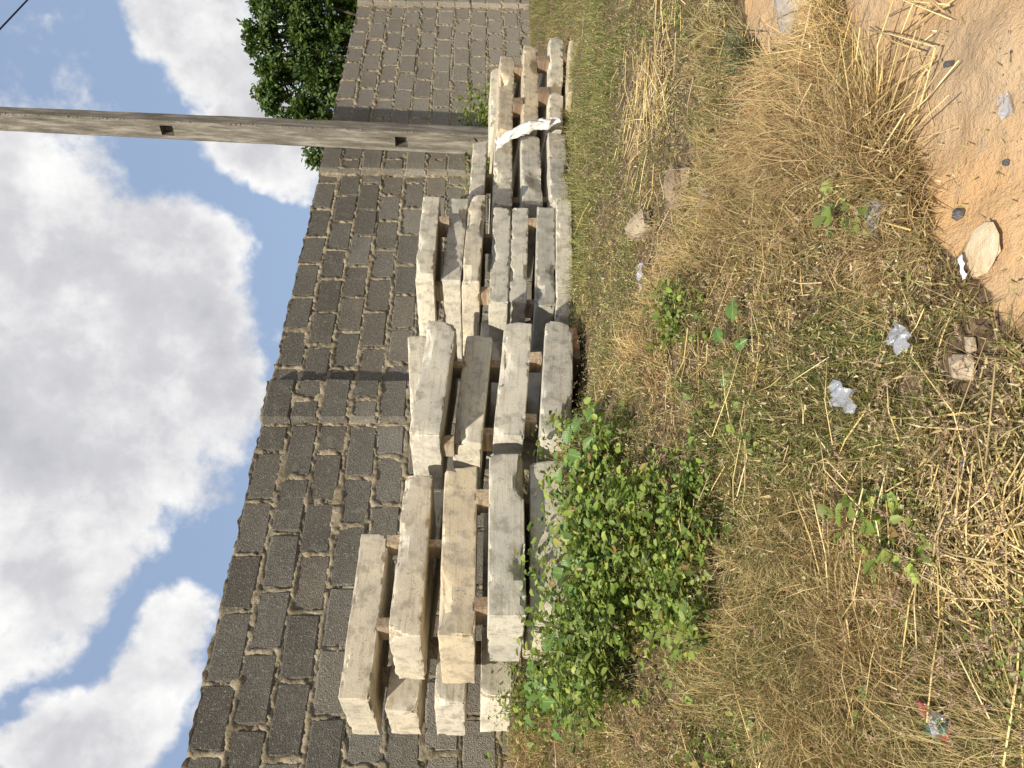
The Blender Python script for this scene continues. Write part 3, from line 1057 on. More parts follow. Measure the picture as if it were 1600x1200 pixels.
BRICK = mat_plain('fired_brick', [(0.3, (0.42, 0.20, 0.10)), (0.7, (0.55, 0.34, 0.19))], 30)
STONE = mat_plain('grey_stone', [(0.3, (0.05, 0.05, 0.055)), (0.7, (0.13, 0.13, 0.135))], 25)
TANSTONE = mat_plain('laterite_stone', [(0.25, (0.20, 0.15, 0.09)), (0.5, (0.38, 0.30, 0.20)), (0.75, (0.52, 0.44, 0.32))], 14, bstr=0.9, bdist=0.02)
BROWNSTONE = mat_plain('brown_stone', [(0.25, (0.14, 0.095, 0.06)), (0.5, (0.27, 0.20, 0.13)), (0.75, (0.40, 0.32, 0.22))], 14, bstr=0.9, bdist=0.02)
RUBBLE = mat_plain('concrete_rubble', [(0.3, (0.32, 0.25, 0.17)), (0.7, (0.50, 0.40, 0.28))], 30)


def brick(px, py, z, label, size=(0.20, 0.10, 0.08)):
    p = P(px, py, z)
    bm = bmesh.new()
    bmesh.ops.create_cube(bm, size=1)
    bmesh.ops.scale(bm, vec=size, verts=bm.verts)
    bmesh.ops.bevel(bm, geom=list(bm.edges), offset=0.006, segments=2, affect='EDGES')
    me_ = bpy.data.meshes.new('brick')
    bm.to_mesh(me_)
    bm.free()
    me_.materials.append(BRICK)
    o = bpy.data.objects.new('brick_piece', me_)
    o.location = (p.x, p.y, float(gh(p.x, p.y)) + size[2] * 0.42)
    o.rotation_euler = (0, 0, ang_wall + 0.2)
    link(o)
    tag(o, label, 'brick')
    return o


brick(888, 735, 4.05, 'orange brick propping the lowest slabs at the edge of the weeds')
brick(905, 560, 4.75, 'reddish brick under the lowest slab of the second stack', (0.22, 0.3, 0.09))
for k_, key in enumerate(('A5', 'B4', 'C7', 'E3', 'D3')):
    s_ = slabs[key]
    for f, nm_ in ((0.2, 'near'), (0.8, 'far')):
        p = s_['org'] + s_['X'] * s_['L'] * f + s_['Y'] * 0.25
        g0 = float(gh(p.x, p.y))
        hgt = max(0.05, p.z - g0 + 0.02)
        bm = bmesh.new()
        bmesh.ops.create_cube(bm, size=1)
        bmesh.ops.scale(bm, vec=(0.11, 0.36, hgt), verts=bm.verts)
        bmesh.ops.bevel(bm, geom=list(bm.edges), offset=0.006, segments=1, affect='EDGES')
        me_ = bpy.data.meshes.new('footing_block')
        bm.to_mesh(me_)
        bm.free()
        me_.materials.append(WOOD)
        o = bpy.data.objects.new('footing_block', me_)
        o.location = (p.x, p.y, p.z + 0.004 - hgt / 2)
        o.rotation_euler = (0, 0, math.atan2(s_['X'].y, s_['X'].x))
        link(o)
        where = {'A5': 'lowest slab beside the weeds', 'B4': 'lowest slab of the second stack', 'C7': 'lowest thin slab of the third stack',
                 'E3': 'lowest slab next to the white strip', 'D3': 'lower slab of the farthest stack'}[key]
        tag(o, f'bearer block below the {nm_} end of {where}', 'wood block', 'bearer blocks under the stacks')

# ------------------------------------------------------------------ concrete pole
_d = direction(800, 228)
PZ = -(WALL_DIST - 0.26) / (_d.x * WN.x + _d.y * WN.y) * _d.y      # the pole stands close to the wall
pole_b = P(800, 228, PZ)
pole_b.z = float(gh(pole_b.x, pole_b.y)) - 0.1
pole_t = P(-150, 184, PZ - 0.1)
pole = empty('utility_pole', pole_b)
tag(pole, 'leaning square concrete utility pole with dark square holes', 'pole')
axis_ = (pole_t - pole_b)
PH = axis_.length
axz = axis_.normalized()
axx = (WD - axz * WD.dot(axz)).normalized()
axy = axz.cross(axx)
rotm = Matrix((axx, axy, axz)).transposed().to_4x4()
rotm.translation = pole_b
pole.matrix_world = rotm


def pole_len(px):
    """height along the pole at photo column px"""
    best = min(((abs((lambda v: 800 + F * v.dot(DWN) / v.dot(FWD))(pole_b + axz * (PH * k / 800) - Vector((0, 0, EYE))) - px), PH * k / 800) for k in range(801)))
    return best[1]


bm = bmesh.new()
hs = [0.0] + [0.16 * k for k in range(1, int(PH / 0.16))] + [PH]
holes = [pole_len(628), pole_len(266)]
hh_ = 0.070
for c in holes:
    hs = [h for h in hs if abs(h - c) > 0.09] + [c - hh_, c + hh_]
hs = sorted(hs)
rows = []
r_ = random.Random(3)
for h in hs:
    k = 1 - 0.25 * h / PH
    a, b_ = 0.205 * k, 0.27 * k
    c = 0.014
    j = lambda: r_.uniform(-0.0025, 0.0025)
    hw = 0.062
    # left face is x = 0 (normal -x), right face y = 0 (normal -y)
    pts = [(c, 0), (a - c, 0), (a, c), (a, b_ - c), (a - c, b_), (c, b_), (0, b_ - c), (0, b_ / 2 + hw), (0, b_ / 2 - hw), (0, c)]
    rows.append([bm.verts.new((x - 0.1 + j(), y - 0.16 + j(), h)) for x, y in pts])
hole_faces = []
for i in range(len(rows) - 1):
    for k in range(10):
        f = bm.faces.new((rows[i][k], rows[i][(k + 1) % 10], rows[i + 1][(k + 1) % 10], rows[i + 1][k]))
        if k == 7 and any(abs((hs[i] + hs[i + 1]) / 2 - c) < 0.01 for c in holes):
            hole_faces.append(f)
bm.faces.new(rows[0][::-1])
bm.faces.new(rows[-1])
bmesh.ops.recalc_face_normals(bm, faces=bm.faces)
ex = bmesh.ops.extrude_discrete_faces(bm, faces=hole_faces)
for f in ex['faces']:
    for v in f.verts:
        v.co.x += 0.12
me_ = bpy.data.meshes.new('shaft')
bm.to_mesh(me_)
bm.free()
me_.materials.append(POLE)
mesh_obj('shaft', me_, pole)
# ragged casting seam along the corner between the two faces
bm = bmesh.new()
h = 0.0
while h < PH - 0.02:
    k = 1 - 0.25 * h / PH
    sz = r_.uniform(0.003, 0.010)
    mt = Matrix.Translation((-0.1 + 0.006 + r_.uniform(-.005, .007), -0.16 + 0.006 + r_.uniform(-.007, .004), h)) @ Matrix.Rotation(r_.uniform(0, 3), 4, 'Z') @ Matrix.Diagonal((sz, sz, sz * 1.3, 1))
    bmesh.ops.create_icosphere(bm, subdivisions=1, radius=1, matrix=mt)
    h += r_.uniform(0.010, 0.03) if r_.random() < 0.93 else r_.uniform(0.1, 0.35)
me_ = bpy.data.meshes.new('casting_seam')
bm.to_mesh(me_)
bm.free()
me_.materials.append(mat_plain('exposed_pebbles', [(0.3, (0.13, 0.11, 0.085)), (0.7, (0.33, 0.30, 0.25))], 30))
mesh_obj('casting_seam', me_, pole)['kind'] = 'stuff'
# grooves along the left face
bm = bmesh.new()
for yy, wd in ((0.035, 0.010), (0.225, 0.012)):
    va = []
    for h in np.linspace(0.05, PH - 0.05, 60):
        k = 1 - 0.25 * h / PH
        x0 = -0.1 - 0.005 + r_.uniform(-.0015, .0015)
        y0 = -0.16 + yy * 1.1 * k + r_.uniform(-.002, .002)
        va.append([bm.verts.new((x0 + 0.006, y0 - wd, h)), bm.verts.new((x0, y0, h)), bm.verts.new((x0 + 0.006, y0 + wd, h))])
    for q0, q1 in zip(va[:-1], va[1:]):
        for i in (0, 1):
            bm.faces.new((q0[i], q0[i + 1], q1[i + 1], q1[i]))
bmesh.ops.recalc_face_normals(bm, faces=bm.faces)
me_ = bpy.data.meshes.new('mould_ridge')
bm.to_mesh(me_)
bm.free()
me_.materials.append(POLE)
mesh_obj('mould_ridge', me_, pole)

# overhead cable leaving the pole head
def tube(name, paths, rad, mat, parent=None, n=6):
    bm_ = bmesh.new()
    for pts_ in paths:
        rings = []
        for k_, p_ in enumerate(pts_):
            d_ = (pts_[min(k_ + 1, len(pts_) - 1)] - pts_[max(k_ - 1, 0)]).normalized()
            x_ = d_.cross(Vector((0.31, 0.17, 0.93))).normalized()
            y_ = d_.cross(x_)
            rings.append([bm_.verts.new(p_ + (x_ * math.cos(a * 6.2832 / n) + y_ * math.sin(a * 6.2832 / n)) * rad) for a in range(n)])
        for a_, b__ in zip(rings[:-1], rings[1:]):
            for k_ in range(n):
                bm_.faces.new((a_[k_], a_[(k_ + 1) % n], b__[(k_ + 1) % n], b__[k_])).smooth = True
    m_ = bpy.data.meshes.new(name)
    bm_.to_mesh(m_)
    bm_.free()
    m_.materials.append(mat)
    return mesh_obj(name, m_, parent)


pa = pole_t - axz * 0.12
pb0 = P(22, 22, PZ + 1.4)
dirc = (pb0 - pa)
pts = []
for k in range(40):
    f = k / 39 * 9
    q = pa + dirc * f + Vector((0, 0, 0.006 * f * (f - 1)))
    pts.append(q)
cm, ch_, cb, co_ = new_mat('black_cable')
cb.inputs['Base Color'].default_value = (0.02, 0.02, 0.022, 1)
cb.inputs['Roughness'].default_value = 0.5
cab = tube('overhead_cable', [pts], 0.011, cm)
tag(cab, 'thin black overhead cable crossing the sky corner', 'cable')


# ------------------------------------------------------------------ plant builders
def blades(base, head, pitch, curl, length, width, col0, col1, segs=3, floor=True, lift=0.003, twist=None):
    """tapered bent strips; all arguments are arrays over the blades"""
    n = len(base)
    K = segs
    ctr = np.zeros((n, K + 1, 3))
    ctr[:, 0] = base
    pit = pitch.copy()
    dl = length / K
    hd = head.copy()
    for k in range(K):
        stepv = np.stack([np.cos(pit) * np.cos(hd), np.cos(pit) * np.sin(hd), np.sin(pit)], -1)
        ctr[:, k + 1] = ctr[:, k] + stepv * dl[:, None]
        pit = pit + curl / K
        if twist is not None:
            hd = hd + twist / K
    if floor:
        for k in range(1, K + 1):
            gz_ = gh_smooth(ctr[:, k, 0], ctr[:, k, 1]) + lift
            ctr[:, k, 2] = np.maximum(ctr[:, k, 2], gz_)
    side = np.stack([-np.sin(head), np.cos(head), np.zeros(n)], -1)
    rl = rng.uniform(-0.9, 0.9, n)
    side = side * np.cos(rl)[:, None] + np.array([0, 0, 1.0])[None] * np.sin(rl)[:, None]
    prof = np.linspace(1.0, 0.30, K + 1)
    V = np.zeros((n, 2 * K + 1, 3))
    C = np.zeros((n, 2 * K + 1, 3))
    for k in range(K):
        o = side * (width * prof[k] / 2)[:, None]
        V[:, 2 * k] = ctr[:, k] - o
        V[:, 2 * k + 1] = ctr[:, k] + o
        f = k / K
        C[:, 2 * k] = C[:, 2 * k + 1] = col0 * (1 - f) + col1 * f
    V[:, 2 * K] = ctr[:, K]
    C[:, 2 * K] = col1
    b0 = (np.arange(n) * (2 * K + 1))[:, None]
    qs = []
    for k in range(K - 1):
        qs.append(b0 + np.array([[2 * k, 2 * k + 1, 2 * k + 3, 2 * k + 2]]))
    tr = b0 + np.array([[2 * K - 2, 2 * K - 1, 2 * K]])
    return V.reshape(-1, 3), (np.concatenate(qs) if qs else np.zeros((0, 4), int)), tr, C.reshape(-1, 3)


def join_parts(parts):
    V, Q, T, C, off = [], [], [], [], 0
    for v, q, t, c in parts:
        V.append(v)
        Q.append(q + off)
        T.append(t + off)
        C.append(c)
        off += len(v)
    return np.concatenate(V), np.concatenate(Q), np.concatenate(T), np.concatenate(C)


def stuff_obj(name, parts, mat, label, cat, parent=None):
    V, Q, T, C = join_parts(parts)
    fl = [f for f in (Q, T) if len(f)]
    o = mesh_obj(name, np_mesh(name, V, fl, mat, C), parent)
    if parent is None:
        tag(o, label, cat, kind='stuff')
    return o


def pick(palette, n, jitter=0.15):
    pal = np.array(palette)
    i = rng.integers(0, len(pal), n)
    j = (i + rng.integers(0, len(pal), n)) % len(pal)
    f = rng.random(n)[:, None] * 0.5
    c = pal[i] * (1 - f) + pal[j] * f
    return c * (1 + rng.uniform(-jitter, jitter, (n, 1)))


def leaves(ctr, nrm, tipdir, length, width, col, fold=0.25):
    """oval leaves of 8 triangles folded on the midrib"""
    n = len(ctr)
    t = tipdir / (np.linalg.norm(tipdir, axis=1, keepdims=True) + 1e-9)
    s = np.cross(nrm, t)
    s /= (np.linalg.norm(s, axis=1, keepdims=True) + 1e-9)
    u = np.cross(t, s)
    prof = [(0.0, 0.0), (0.25, 0.82), (0.58, 0.95), (0.85, 0.55), (1.0, 0.0)]
    L, Wd = length[:, None], width[:, None]
    mid, lf, rt = [], [], []
    for f, w_ in prof:
        droop = -0.18 * f * f
        m = ctr + t * (L * f) + u * (L * droop)
        mid.append(m)
        if 0 < w_:
            lf.append(m - s * (Wd * w_ / 2) + u * (Wd * w_ / 2 * fold))
            rt.append(m + s * (Wd * w_ / 2) + u * (Wd * w_ / 2 * fold))
    V = np.stack(mid + lf + rt, 1)      # 5 + 3 + 3
    C = np.repeat(col[:, None], 11, 1).copy()
    C[:, 0:5] *= 1.12
    b0 = (np.arange(n) * 11)[:, None]
    q = np.concatenate([b0 + np.array([[1, 2, 6, 5]]), b0 + np.array([[2, 3, 7, 6]]), b0 + np.array([[1, 8, 9, 2]]), b0 + np.array([[2, 9, 10, 3]])])
    tr = np.concatenate([b0 + np.array([[0, 1, 5]]), b0 + np.array([[3, 4, 7]]), b0 + np.array([[0, 8, 1]]), b0 + np.array([[3, 10, 4]])])
    return V.reshape(-1, 3), q, tr, C.reshape(-1, 3)


def small_leaves(ctr, nrm, tipdir, length, width, col, fold=0.3):
    """six-cornered leaves folded on the midrib, four triangles each"""
    n = len(ctr)
    t = tipdir / (np.linalg.norm(tipdir, axis=1, keepdims=True) + 1e-9)
    s_ = np.cross(nrm, t)
    s_ /= (np.linalg.norm(s_, axis=1, keepdims=True) + 1e-9)
    u = np.cross(t, s_)
    L, Wd = length[:, None], width[:, None]
    up = u * (Wd * 0.5 * fold)
    V = np.stack([ctr, ctr + t * L * 0.3 - s_ * Wd * 0.5 + up, ctr + t * L * 0.72 - s_ * Wd * 0.42 + up, ctr + t * L - u * L * 0.1,
                  ctr + t * L * 0.72 + s_ * Wd * 0.42 + up, ctr + t * L * 0.3 + s_ * Wd * 0.5 + up], 1)
    C = np.repeat(col[:, None], 6, 1)
    b0 = (np.arange(n) * 6)[:, None]
    q = np.concatenate([b0 + np.array([[0, 3, 2, 1]]), b0 + np.array([[0, 5, 4, 3]])])
    return V.reshape(-1, 3), q, np.zeros((0, 3), int), C.reshape(-1, 3)


def fan(n, rmin=1.15, rmax=12.0, half=R(37), power=1.0):
    """random spots in front of the camera, thinning out with distance"""
    a = rng.uniform(-half, half, n)
    r = np.exp(rng.uniform(np.log(rmin), np.log(rmax), n)) if power == 1.0 else rng.uniform(rmin ** 0.5, rmax ** 0.5, n) ** 2
    return r * np.sin(a), r * np.cos(a)


def on_ground(X, Y, keep_sand=False):
    """drop spots behind the wall, beyond the bare sand and under the slabs"""
    wd = X * WN.x + Y * WN.y + WALL_DIST
    k = wd > 0.03
    if not keep_sand:
        k &= ~bare_mask(X, Y)
    for key in ('A5', 'B4', 'C7', 'E3', 'D3', 'D4', 'A4b'):
        s_ = slabs[key]
        vx, vy = X - s_['org'].x, Y - s_['org'].y
        a = vx * s_['X'].x + vy * s_['X'].y
        b_ = vx * s_['Y'].x + vy * s_['Y'].y
        k &= ~((a > -0.02) & (a < s_['L'] + 0.02) & (b_ > -0.015) & (b_ < s_['w']))
    return k


P_DRY = [(0.54, 0.375, 0.17), (0.41, 0.265, 0.125), (0.66, 0.49, 0.23), (0.24, 0.14, 0.075), (0.76, 0.60, 0.33), (0.46, 0.325, 0.155), (0.14, 0.085, 0.05), (0.38, 0.225, 0.125), (0.40, 0.35, 0.15)]
P_STRAW = [(0.68, 0.53, 0.24), (0.60, 0.44, 0.17), (0.74, 0.61, 0.33), (0.50, 0.36, 0.16), (0.40, 0.29, 0.15)]
P_GREEN = [(0.16, 0.21, 0.045), (0.11, 0.16, 0.035), (0.24, 0.26, 0.07), (0.31, 0.30, 0.10), (0.085, 0.13, 0.04)]
P_WEED = [(0.16, 0.235, 0.04), (0.22, 0.30, 0.055), (0.075, 0.125, 0.03), (0.33, 0.39, 0.085), (0.17, 0.215, 0.055), (0.25, 0.29, 0.10)]
P_HEAD = [(0.36, 0.24, 0.16), (0.44, 0.32, 0.21), (0.28, 0.18, 0.13), (0.52, 0.41, 0.28)]


def densities(X, Y):
    """(green, straw) membership and a patchiness field over the plan"""
    patch = fbm(X * 1.7, Y * 1.7, 0, 201, 3)
    gshort = any_zone(Z_SHORTGREEN, X, Y, 0.16, 2.5, 7)
    weeds = any_zone(Z_WEEDS, X, Y, 0.10, 3.0, 9)
    pt = any_zone(Z_PATCH, X, Y, 0.10, 4.0, 11)
    stw = any_zone(Z_STRAW, X, Y, 0.12, 3.0, 13) | any_zone(Z_STRAWFAN, X, Y, 0.08, 5.0, 5)
    return patch, gshort, weeds, pt, stw


# ---- dead grass: a matted layer of single blades, and tufts that stand above it
def thin(X, Y, extra=1.0):
    patch, gs, wd_, pt, stw = densities(X, Y)
    prob = np.where(wd_, 0.06, np.where(gs, 0.50, np.where(pt, 0.4, 1.0))) * np.clip(0.30 + 2.4 * (patch - 0.33), 0.08, 1)
    k = rng.random(len(X)) < prob * extra
    return X[k], Y[k], gs[k]


def dry_colors(n, X, Y, gs):
    c0 = pick(P_DRY, n, 0.2)
    tone = fbm(X * 1.9, Y * 1.9, 0, 881, 3)[:, None]
    c0 = c0 * np.clip(0.05 + 1.9 * tone, 0.5, 1.4)
    gfield = fbm(X * 1.6, Y * 1.6, 0, 893, 3)
    greenish = rng.random(n) < np.where(gs, 0.5, np.clip((gfield - 0.38) * 2.6, 0.07, 0.50))
    c0[greenish] = pick([(0.24, 0.235, 0.085), (0.31, 0.30, 0.13), (0.18, 0.20, 0.065), (0.36, 0.33, 0.16)], int(greenish.sum()))
    return c0


parts = []
X, Y = fan(170000)
k = on_ground(X, Y)
X, Y, gs = thin(X[k], Y[k])
n = len(X)
lie = fbm(X * 1.1, Y * 1.1, 0, 301, 2) * 2 * math.pi * 2.2
head = np.where(rng.random(n) < 0.35, lie + rng.normal(0, 0.5, n), rng.uniform(0, 2 * math.pi, n))
pitch = rng.uniform(0.0, 0.5, n)
base = np.stack([X, Y, gh(X, Y) + rng.uniform(-0.005, 0.02, n)], -1)
c0 = dry_colors(n, X, Y, gs)
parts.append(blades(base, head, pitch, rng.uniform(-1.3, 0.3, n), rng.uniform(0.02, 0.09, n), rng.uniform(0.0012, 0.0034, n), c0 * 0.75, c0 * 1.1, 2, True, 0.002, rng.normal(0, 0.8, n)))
# rooted tufts, combed over in the direction the patch has been flattened
X, Y = fan(12500, 1.15, 10.0)
k = on_ground(X, Y)
X, Y, gs = thin(X[k], Y[k])
field = fbm(X * 1.35, Y * 1.35, 0, 333, 3)
k = rng.random(len(X)) < np.clip((field - 0.36) * 5.0, 0.06, 1)
X, Y, gs, field = X[k], Y[k], gs[k], field[k]
tsz = (0.40 + 1.9 * np.clip(field - 0.34, 0, 1)) * rng.uniform(0.6, 1.35, len(X))
tsz = np.where(gs, tsz * 0.55, tsz)
per = 34
tlean = fbm(X * 0.8, Y * 0.8, 0, 341, 2) * 13 + rng.normal(0, 0.35, len(X))
tcol = pick(P_DRY, len(X), 0.25)
X, Y, gs, tsz, tlean, tid = (np.repeat(a, per) for a in (X, Y, gs, tsz, tlean, np.arange(len(X))))
n = len(X)
Xo, Yo = X + rng.normal(0, 0.014, n) * tsz, Y + rng.normal(0, 0.014, n) * tsz
head = np.where(rng.random(n) < 0.55, tlean + rng.normal(0, 0.55, n), rng.uniform(0, 6.28, n))
pitch = rng.uniform(0.35, 1.45, n)
base = np.stack([Xo, Yo, gh(Xo, Yo) - 0.004], -1)
c0 = dry_colors(n, Xo, Yo, gs) * 0.6 + tcol[tid] * 0.45
parts.append(blades(base, head, pitch, rng.uniform(-2.4, -0.5, n), rng.uniform(0.06, 0.21, n) * tsz, rng.uniform(0.0013, 0.0036, n), c0 * 0.45, c0 * 1.4, 3, True, 0.003, rng.normal(0, 0.4, n)))  # bases darkened, tips brightened: shade between tufts painted into the blade colour
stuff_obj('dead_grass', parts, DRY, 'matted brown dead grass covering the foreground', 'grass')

# ---- crumbs of leaf litter and pale seed husks between the stems
N = 120000
X, Y = fan(N, 1.15, 9.0)
k = on_ground(X, Y, True)
sand = bare_mask(X, Y)
k &= (~sand) | (rng.random(N) < 0.035)
X, Y = X[k], Y[k]
n = len(X)
base = np.stack([X, Y, gh(X, Y) + np.abs(rng.normal(0.012, 0.030, n))], -1)
c0 = pick([(0.30, 0.21, 0.11), (0.56, 0.44, 0.23), (0.42, 0.32, 0.16), (0.70, 0.62, 0.40), (0.26, 0.26, 0.08), (0.15, 0.10, 0.06), (0.38, 0.36, 0.13), (0.62, 0.50, 0.25)], n)
stuff_obj('grass_litter', [blades(base, rng.uniform(0, 6.28, n), rng.uniform(-0.6, 1.2, n), rng.uniform(-1, 1, n), rng.uniform(0.006, 0.026, n), rng.uniform(0.002, 0.0065, n), c0, c0, 2)],
          DRY, 'fine chaff and husks caught among the dead grass', 'grass litter')

# ---- straw stalks, broken and lying about
def stalks(X, Y, head, length, rad, col, pitch, name, label):
    n = len(X)
    z = gh(X, Y) + rng.uniform(0.006, 0.05, n)
    d = np.stack([np.cos(head) * np.cos(pitch), np.sin(head) * np.cos(pitch), np.sin(pitch)], -1)
    p0 = np.stack([X, Y, z], -1)
    bend = rng.normal(0, 0.055, (n, 3)) * length[:, None]
    p1 = p0 + d * (length / 2)[:, None] + bend
    p2 = p0 + d * length[:, None]
    for p in (p1, p2):
        p[:, 2] = np.maximum(p[:, 2], gh_smooth(p[:, 0], p[:, 1]) + rng.uniform(0.004, 0.03, n))
    s = np.stack([-np.sin(head), np.cos(head), np.zeros(n)], -1)
    u = np.cross(d, s)
    V, C = [], []
    for p, kx in ((p0, 1.0), (p1, 0.95), (p2, 0.8)):
        for a in (0, 1, 2, 3):
            o = (s * math.cos(a * math.pi / 2) + u * math.sin(a * math.pi / 2)) * (rad * kx)[:, None]
            V.append(p + o)
            C.append(col * (0.85 + 0.15 * kx))
    V, C = np.stack(V, 1), np.stack(C, 1)
    b0 = (np.arange(n) * 12)[:, None]
    q = []
    for r0 in (0, 4):
        for a in range(4):
            q.append(b0 + np.array([[r0 + a, r0 + (a + 1) % 4, r0 + 4 + (a + 1) % 4, r0 + 4 + a]]))
    q.append(b0 + np.array([[3, 2, 1, 0]]))
    q.append(b0 + np.array([[8, 9, 10, 11]]))
    stuff_obj(name, [(V.reshape(-1, 3), np.concatenate(q), np.zeros((0, 3), int), C.reshape(-1, 3))], STRAW, label, 'straw')


N = 70000
X, Y = fan(N, 1.2, 8.0)
fanz = any_zone(Z_STRAWFAN, X, Y, 0.08, 5.0, 5)
k = on_ground(X, Y) | fanz
X, Y, fanz = X[k], Y[k], fanz[k]
patch, gs, wd_, pt, stw = densities(X, Y)
prob = np.where(fanz, 0.06, np.where(stw, 0.27, 0.016)) * np.where(wd_ | gs, 0.25, 1)
k = rng.random(len(X)) < prob
X, Y = X[k], Y[k]
n = len(X)
lie = np.where(fanz[k], 1.15, fbm(X * 1.4, Y * 1.4, 0, 401, 2) * 9)
head = np.where(rng.random(n) < 0.65, lie + rng.normal(0, 0.35, n), rng.uniform(0, 6.28, n))
stalks(X, Y, head, rng.uniform(0.06, 0.34, n), rng.uniform(0.0010, 0.0025, n), pick(P_STRAW, n, 0.25), rng.normal(0.04, 0.09, n), 'straw_stalks', 'broken yellow straw stalks strewn over the dry grass')

# ---- short green grass by the slabs and thin green blades elsewhere
N = 210000
X, Y = fan(N, 1.2, 13.0)
k = on_ground(X, Y)
X, Y = X[k], Y[k]
patch, gs, wd_, pt, stw = densities(X, Y)
pg = fbm(X * 3.1, Y * 3.1, 0, 555, 3)
prob = np.where(gs, np.clip((pg - 0.33) * 5, 0.15, 0.95), np.where(wd_, 0.35, np.where(pt, 0.8, 0.75 * np.clip((pg - 0.45) * 6, 0.03, 1)))) * np.where(stw, 0.3, 1)
k = rng.random(len(X)) < prob
X, Y, gs, wd_ = X[k], Y[k], gs[k], wd_[k]
n = len(X)
tallg = 0.7 + 0.8 * fbm(X * 2.7, Y * 2.7, 0, 577, 2)
base = np.stack([X, Y, gh(X, Y) - 0.004], -1)
c0 = pick(P_GREEN, n)
yl = rng.random(n) < 0.30
c0[yl] = pick([(0.36, 0.33, 0.13), (0.42, 0.36, 0.18), (0.30, 0.24, 0.10)], int(yl.sum()))
stuff_obj('green_grass', [blades(base, rng.uniform(0, 6.28, n), rng.uniform(0.35, 1.45, n), rng.uniform(-1.6, -0.1, n), rng.uniform(0.035, 0.12, n) * tallg, rng.uniform(0.0014, 0.0034, n), c0 * 0.8, c0 * 1.2, 3)],
          GRASS, 'short green and yellowing grass growing along the foot of the slabs', 'grass')

a_ = rng.uniform(R(5), R(36), 60000)
r__ = rng.uniform(5.0, 15.0, 60000)
X, Y = r__ * np.sin(a_), r__ * np.cos(a_)
k = on_ground(X, Y) & (fbm(X * 2.0, Y * 2.0, 0, 811, 3) > 0.46)
X, Y = X[k], Y[k]
n = len(X)
base = np.stack([X, Y, gh(X, Y) - 0.004], -1)
c0 = pick(P_GREEN + [(0.40, 0.34, 0.16), (0.34, 0.27, 0.13), (0.46, 0.38, 0.2)], n)
stuff_obj('far_grass', [blades(base, rng.uniform(0, 6.28, n), rng.uniform(0.5, 1.45, n), rng.uniform(-1.6, -0.1, n), rng.uniform(0.05, 0.17, n), rng.uniform(0.003, 0.006, n), c0 * 0.8, c0 * 1.2, 2)],
          GRASS, 'mixed green and dry grass beyond the far end of the stacks', 'grass')

# ---- seed heads of the tall grass: thin stems ending in furry spikes
N = 4200
X, Y = fan(N, 1.15, 6.5)
k = on_ground(X, Y)
X, Y = X[k], Y[k]
patch, gs, wd_, pt, stw = densities(X, Y)
pg = fbm(X * 1.9, Y * 1.9, 0, 611, 3)
k = rng.random(len(X)) < np.where(gs, 0.25, np.where(wd_, 0.12, np.clip((pg - 0.40) * 5, 0.05, 1)))
X, Y = X[k], Y[k]
n = len(X)
lie = fbm(X * 0.8, Y * 0.8, 0, 631, 2) * 7
head = np.where(rng.random(n) < 0.6, lie + rng.normal(0, 0.5, n), rng.uniform(0, 6.28, n))
pitch = rng.uniform(0.25, 1.1, n)
length = rng.uniform(0.12, 0.34, n)
base = np.stack([X, Y, gh(X, Y)], -1)
cs = pick([(0.38, 0.30, 0.15), (0.30, 0.26, 0.11), (0.44, 0.36, 0.2)], n)
stem = blades(base, head, pitch, np.full(n, -0.5), length, np.full(n, 0.0016), cs, cs, 3, False)
tips = stem[0].reshape(n, 7, 3)[:, 6]
tv = tips - stem[0].reshape(n, 7, 3)[:, 4]
tv /= np.linalg.norm(tv, axis=1, keepdims=True)
spk = rng.uniform(0.035, 0.075, n)
parts = [stem]
HB = 30
for q in range(HB):
    f = rng.random(n)
    b_ = tips + tv * (spk * f)[:, None] + np.array([0, 0, -1.0])[None] * (spk * 0.25 * f * f)[:, None]
    hd2 = rng.uniform(0, 6.28, n)
    hd_al = np.arctan2(tv[:, 1], tv[:, 0])
    hd3 = hd_al + rng.normal(0, 0.85, n)
    pt3 = np.arcsin(np.clip(tv[:, 2], -1, 1)) + rng.normal(-0.1, 0.75, n)
    cc = pick(P_HEAD, n)
    parts.append(blades(b_, hd3, pt3, np.zeros(n), rng.uniform(0.008, 0.015, n) * (1 - 0.4 * f), np.full(n, 0.0030), cc, cc * 1.25, 1, False))
stuff_obj('grass_seed_heads', parts, DRY, 'furry purplish brown seed heads bending over the dead grass', 'grass')

# ---- creeping leafy ground cover in the weed zones and patches
N = 140000
X, Y = fan(N, 1.3, 8.0)
k = on_ground(X, Y)
X, Y = X[k], Y[k]
patch, gs, wd_, pt, stw = densities(X, Y)
pg = fbm(X * 4.0, Y * 4.0, 0, 701, 3)
cl = fbm(X * 6.5, Y * 6.5, 0, 707, 2)
herb = fbm(X * 1.5, Y * 1.5, 0, 719, 3)
prob = np.where(wd_, 0.50, np.where(pt, 0.55, np.where(gs, 0.42, np.clip((herb - 0.44) * 5, 0.03, 0.75)))) * np.clip((cl - 0.32) * 5, 0.04, 1)
k = rng.random(len(X)) < prob
X, Y, wd_, cl, gs, pt = X[k], Y[k], wd_[k], cl[k], gs[k], pt[k]
n = len(X)
hgt = np.where(wd_, 0.015 + 0.30 * np.clip(cl - 0.25, 0, 1) * rng.random(n) ** 0.6 * 1.6, np.abs(rng.normal(0.03, 0.03, n)) * (0.4 + 1.6 * cl))
ctr = np.stack([X, Y, gh(X, Y) + hgt], -1)
nrm = np.stack([rng.normal(0, 0.5, n), rng.normal(-0.15, 0.5, n), np.ones(n)], -1)
tip = np.stack([rng.normal(0, 1, n), rng.normal(0, 1, n), rng.normal(0, 0.35, n)], -1)
big = wd_ | (pt & (rng.random(n) < 0.3))
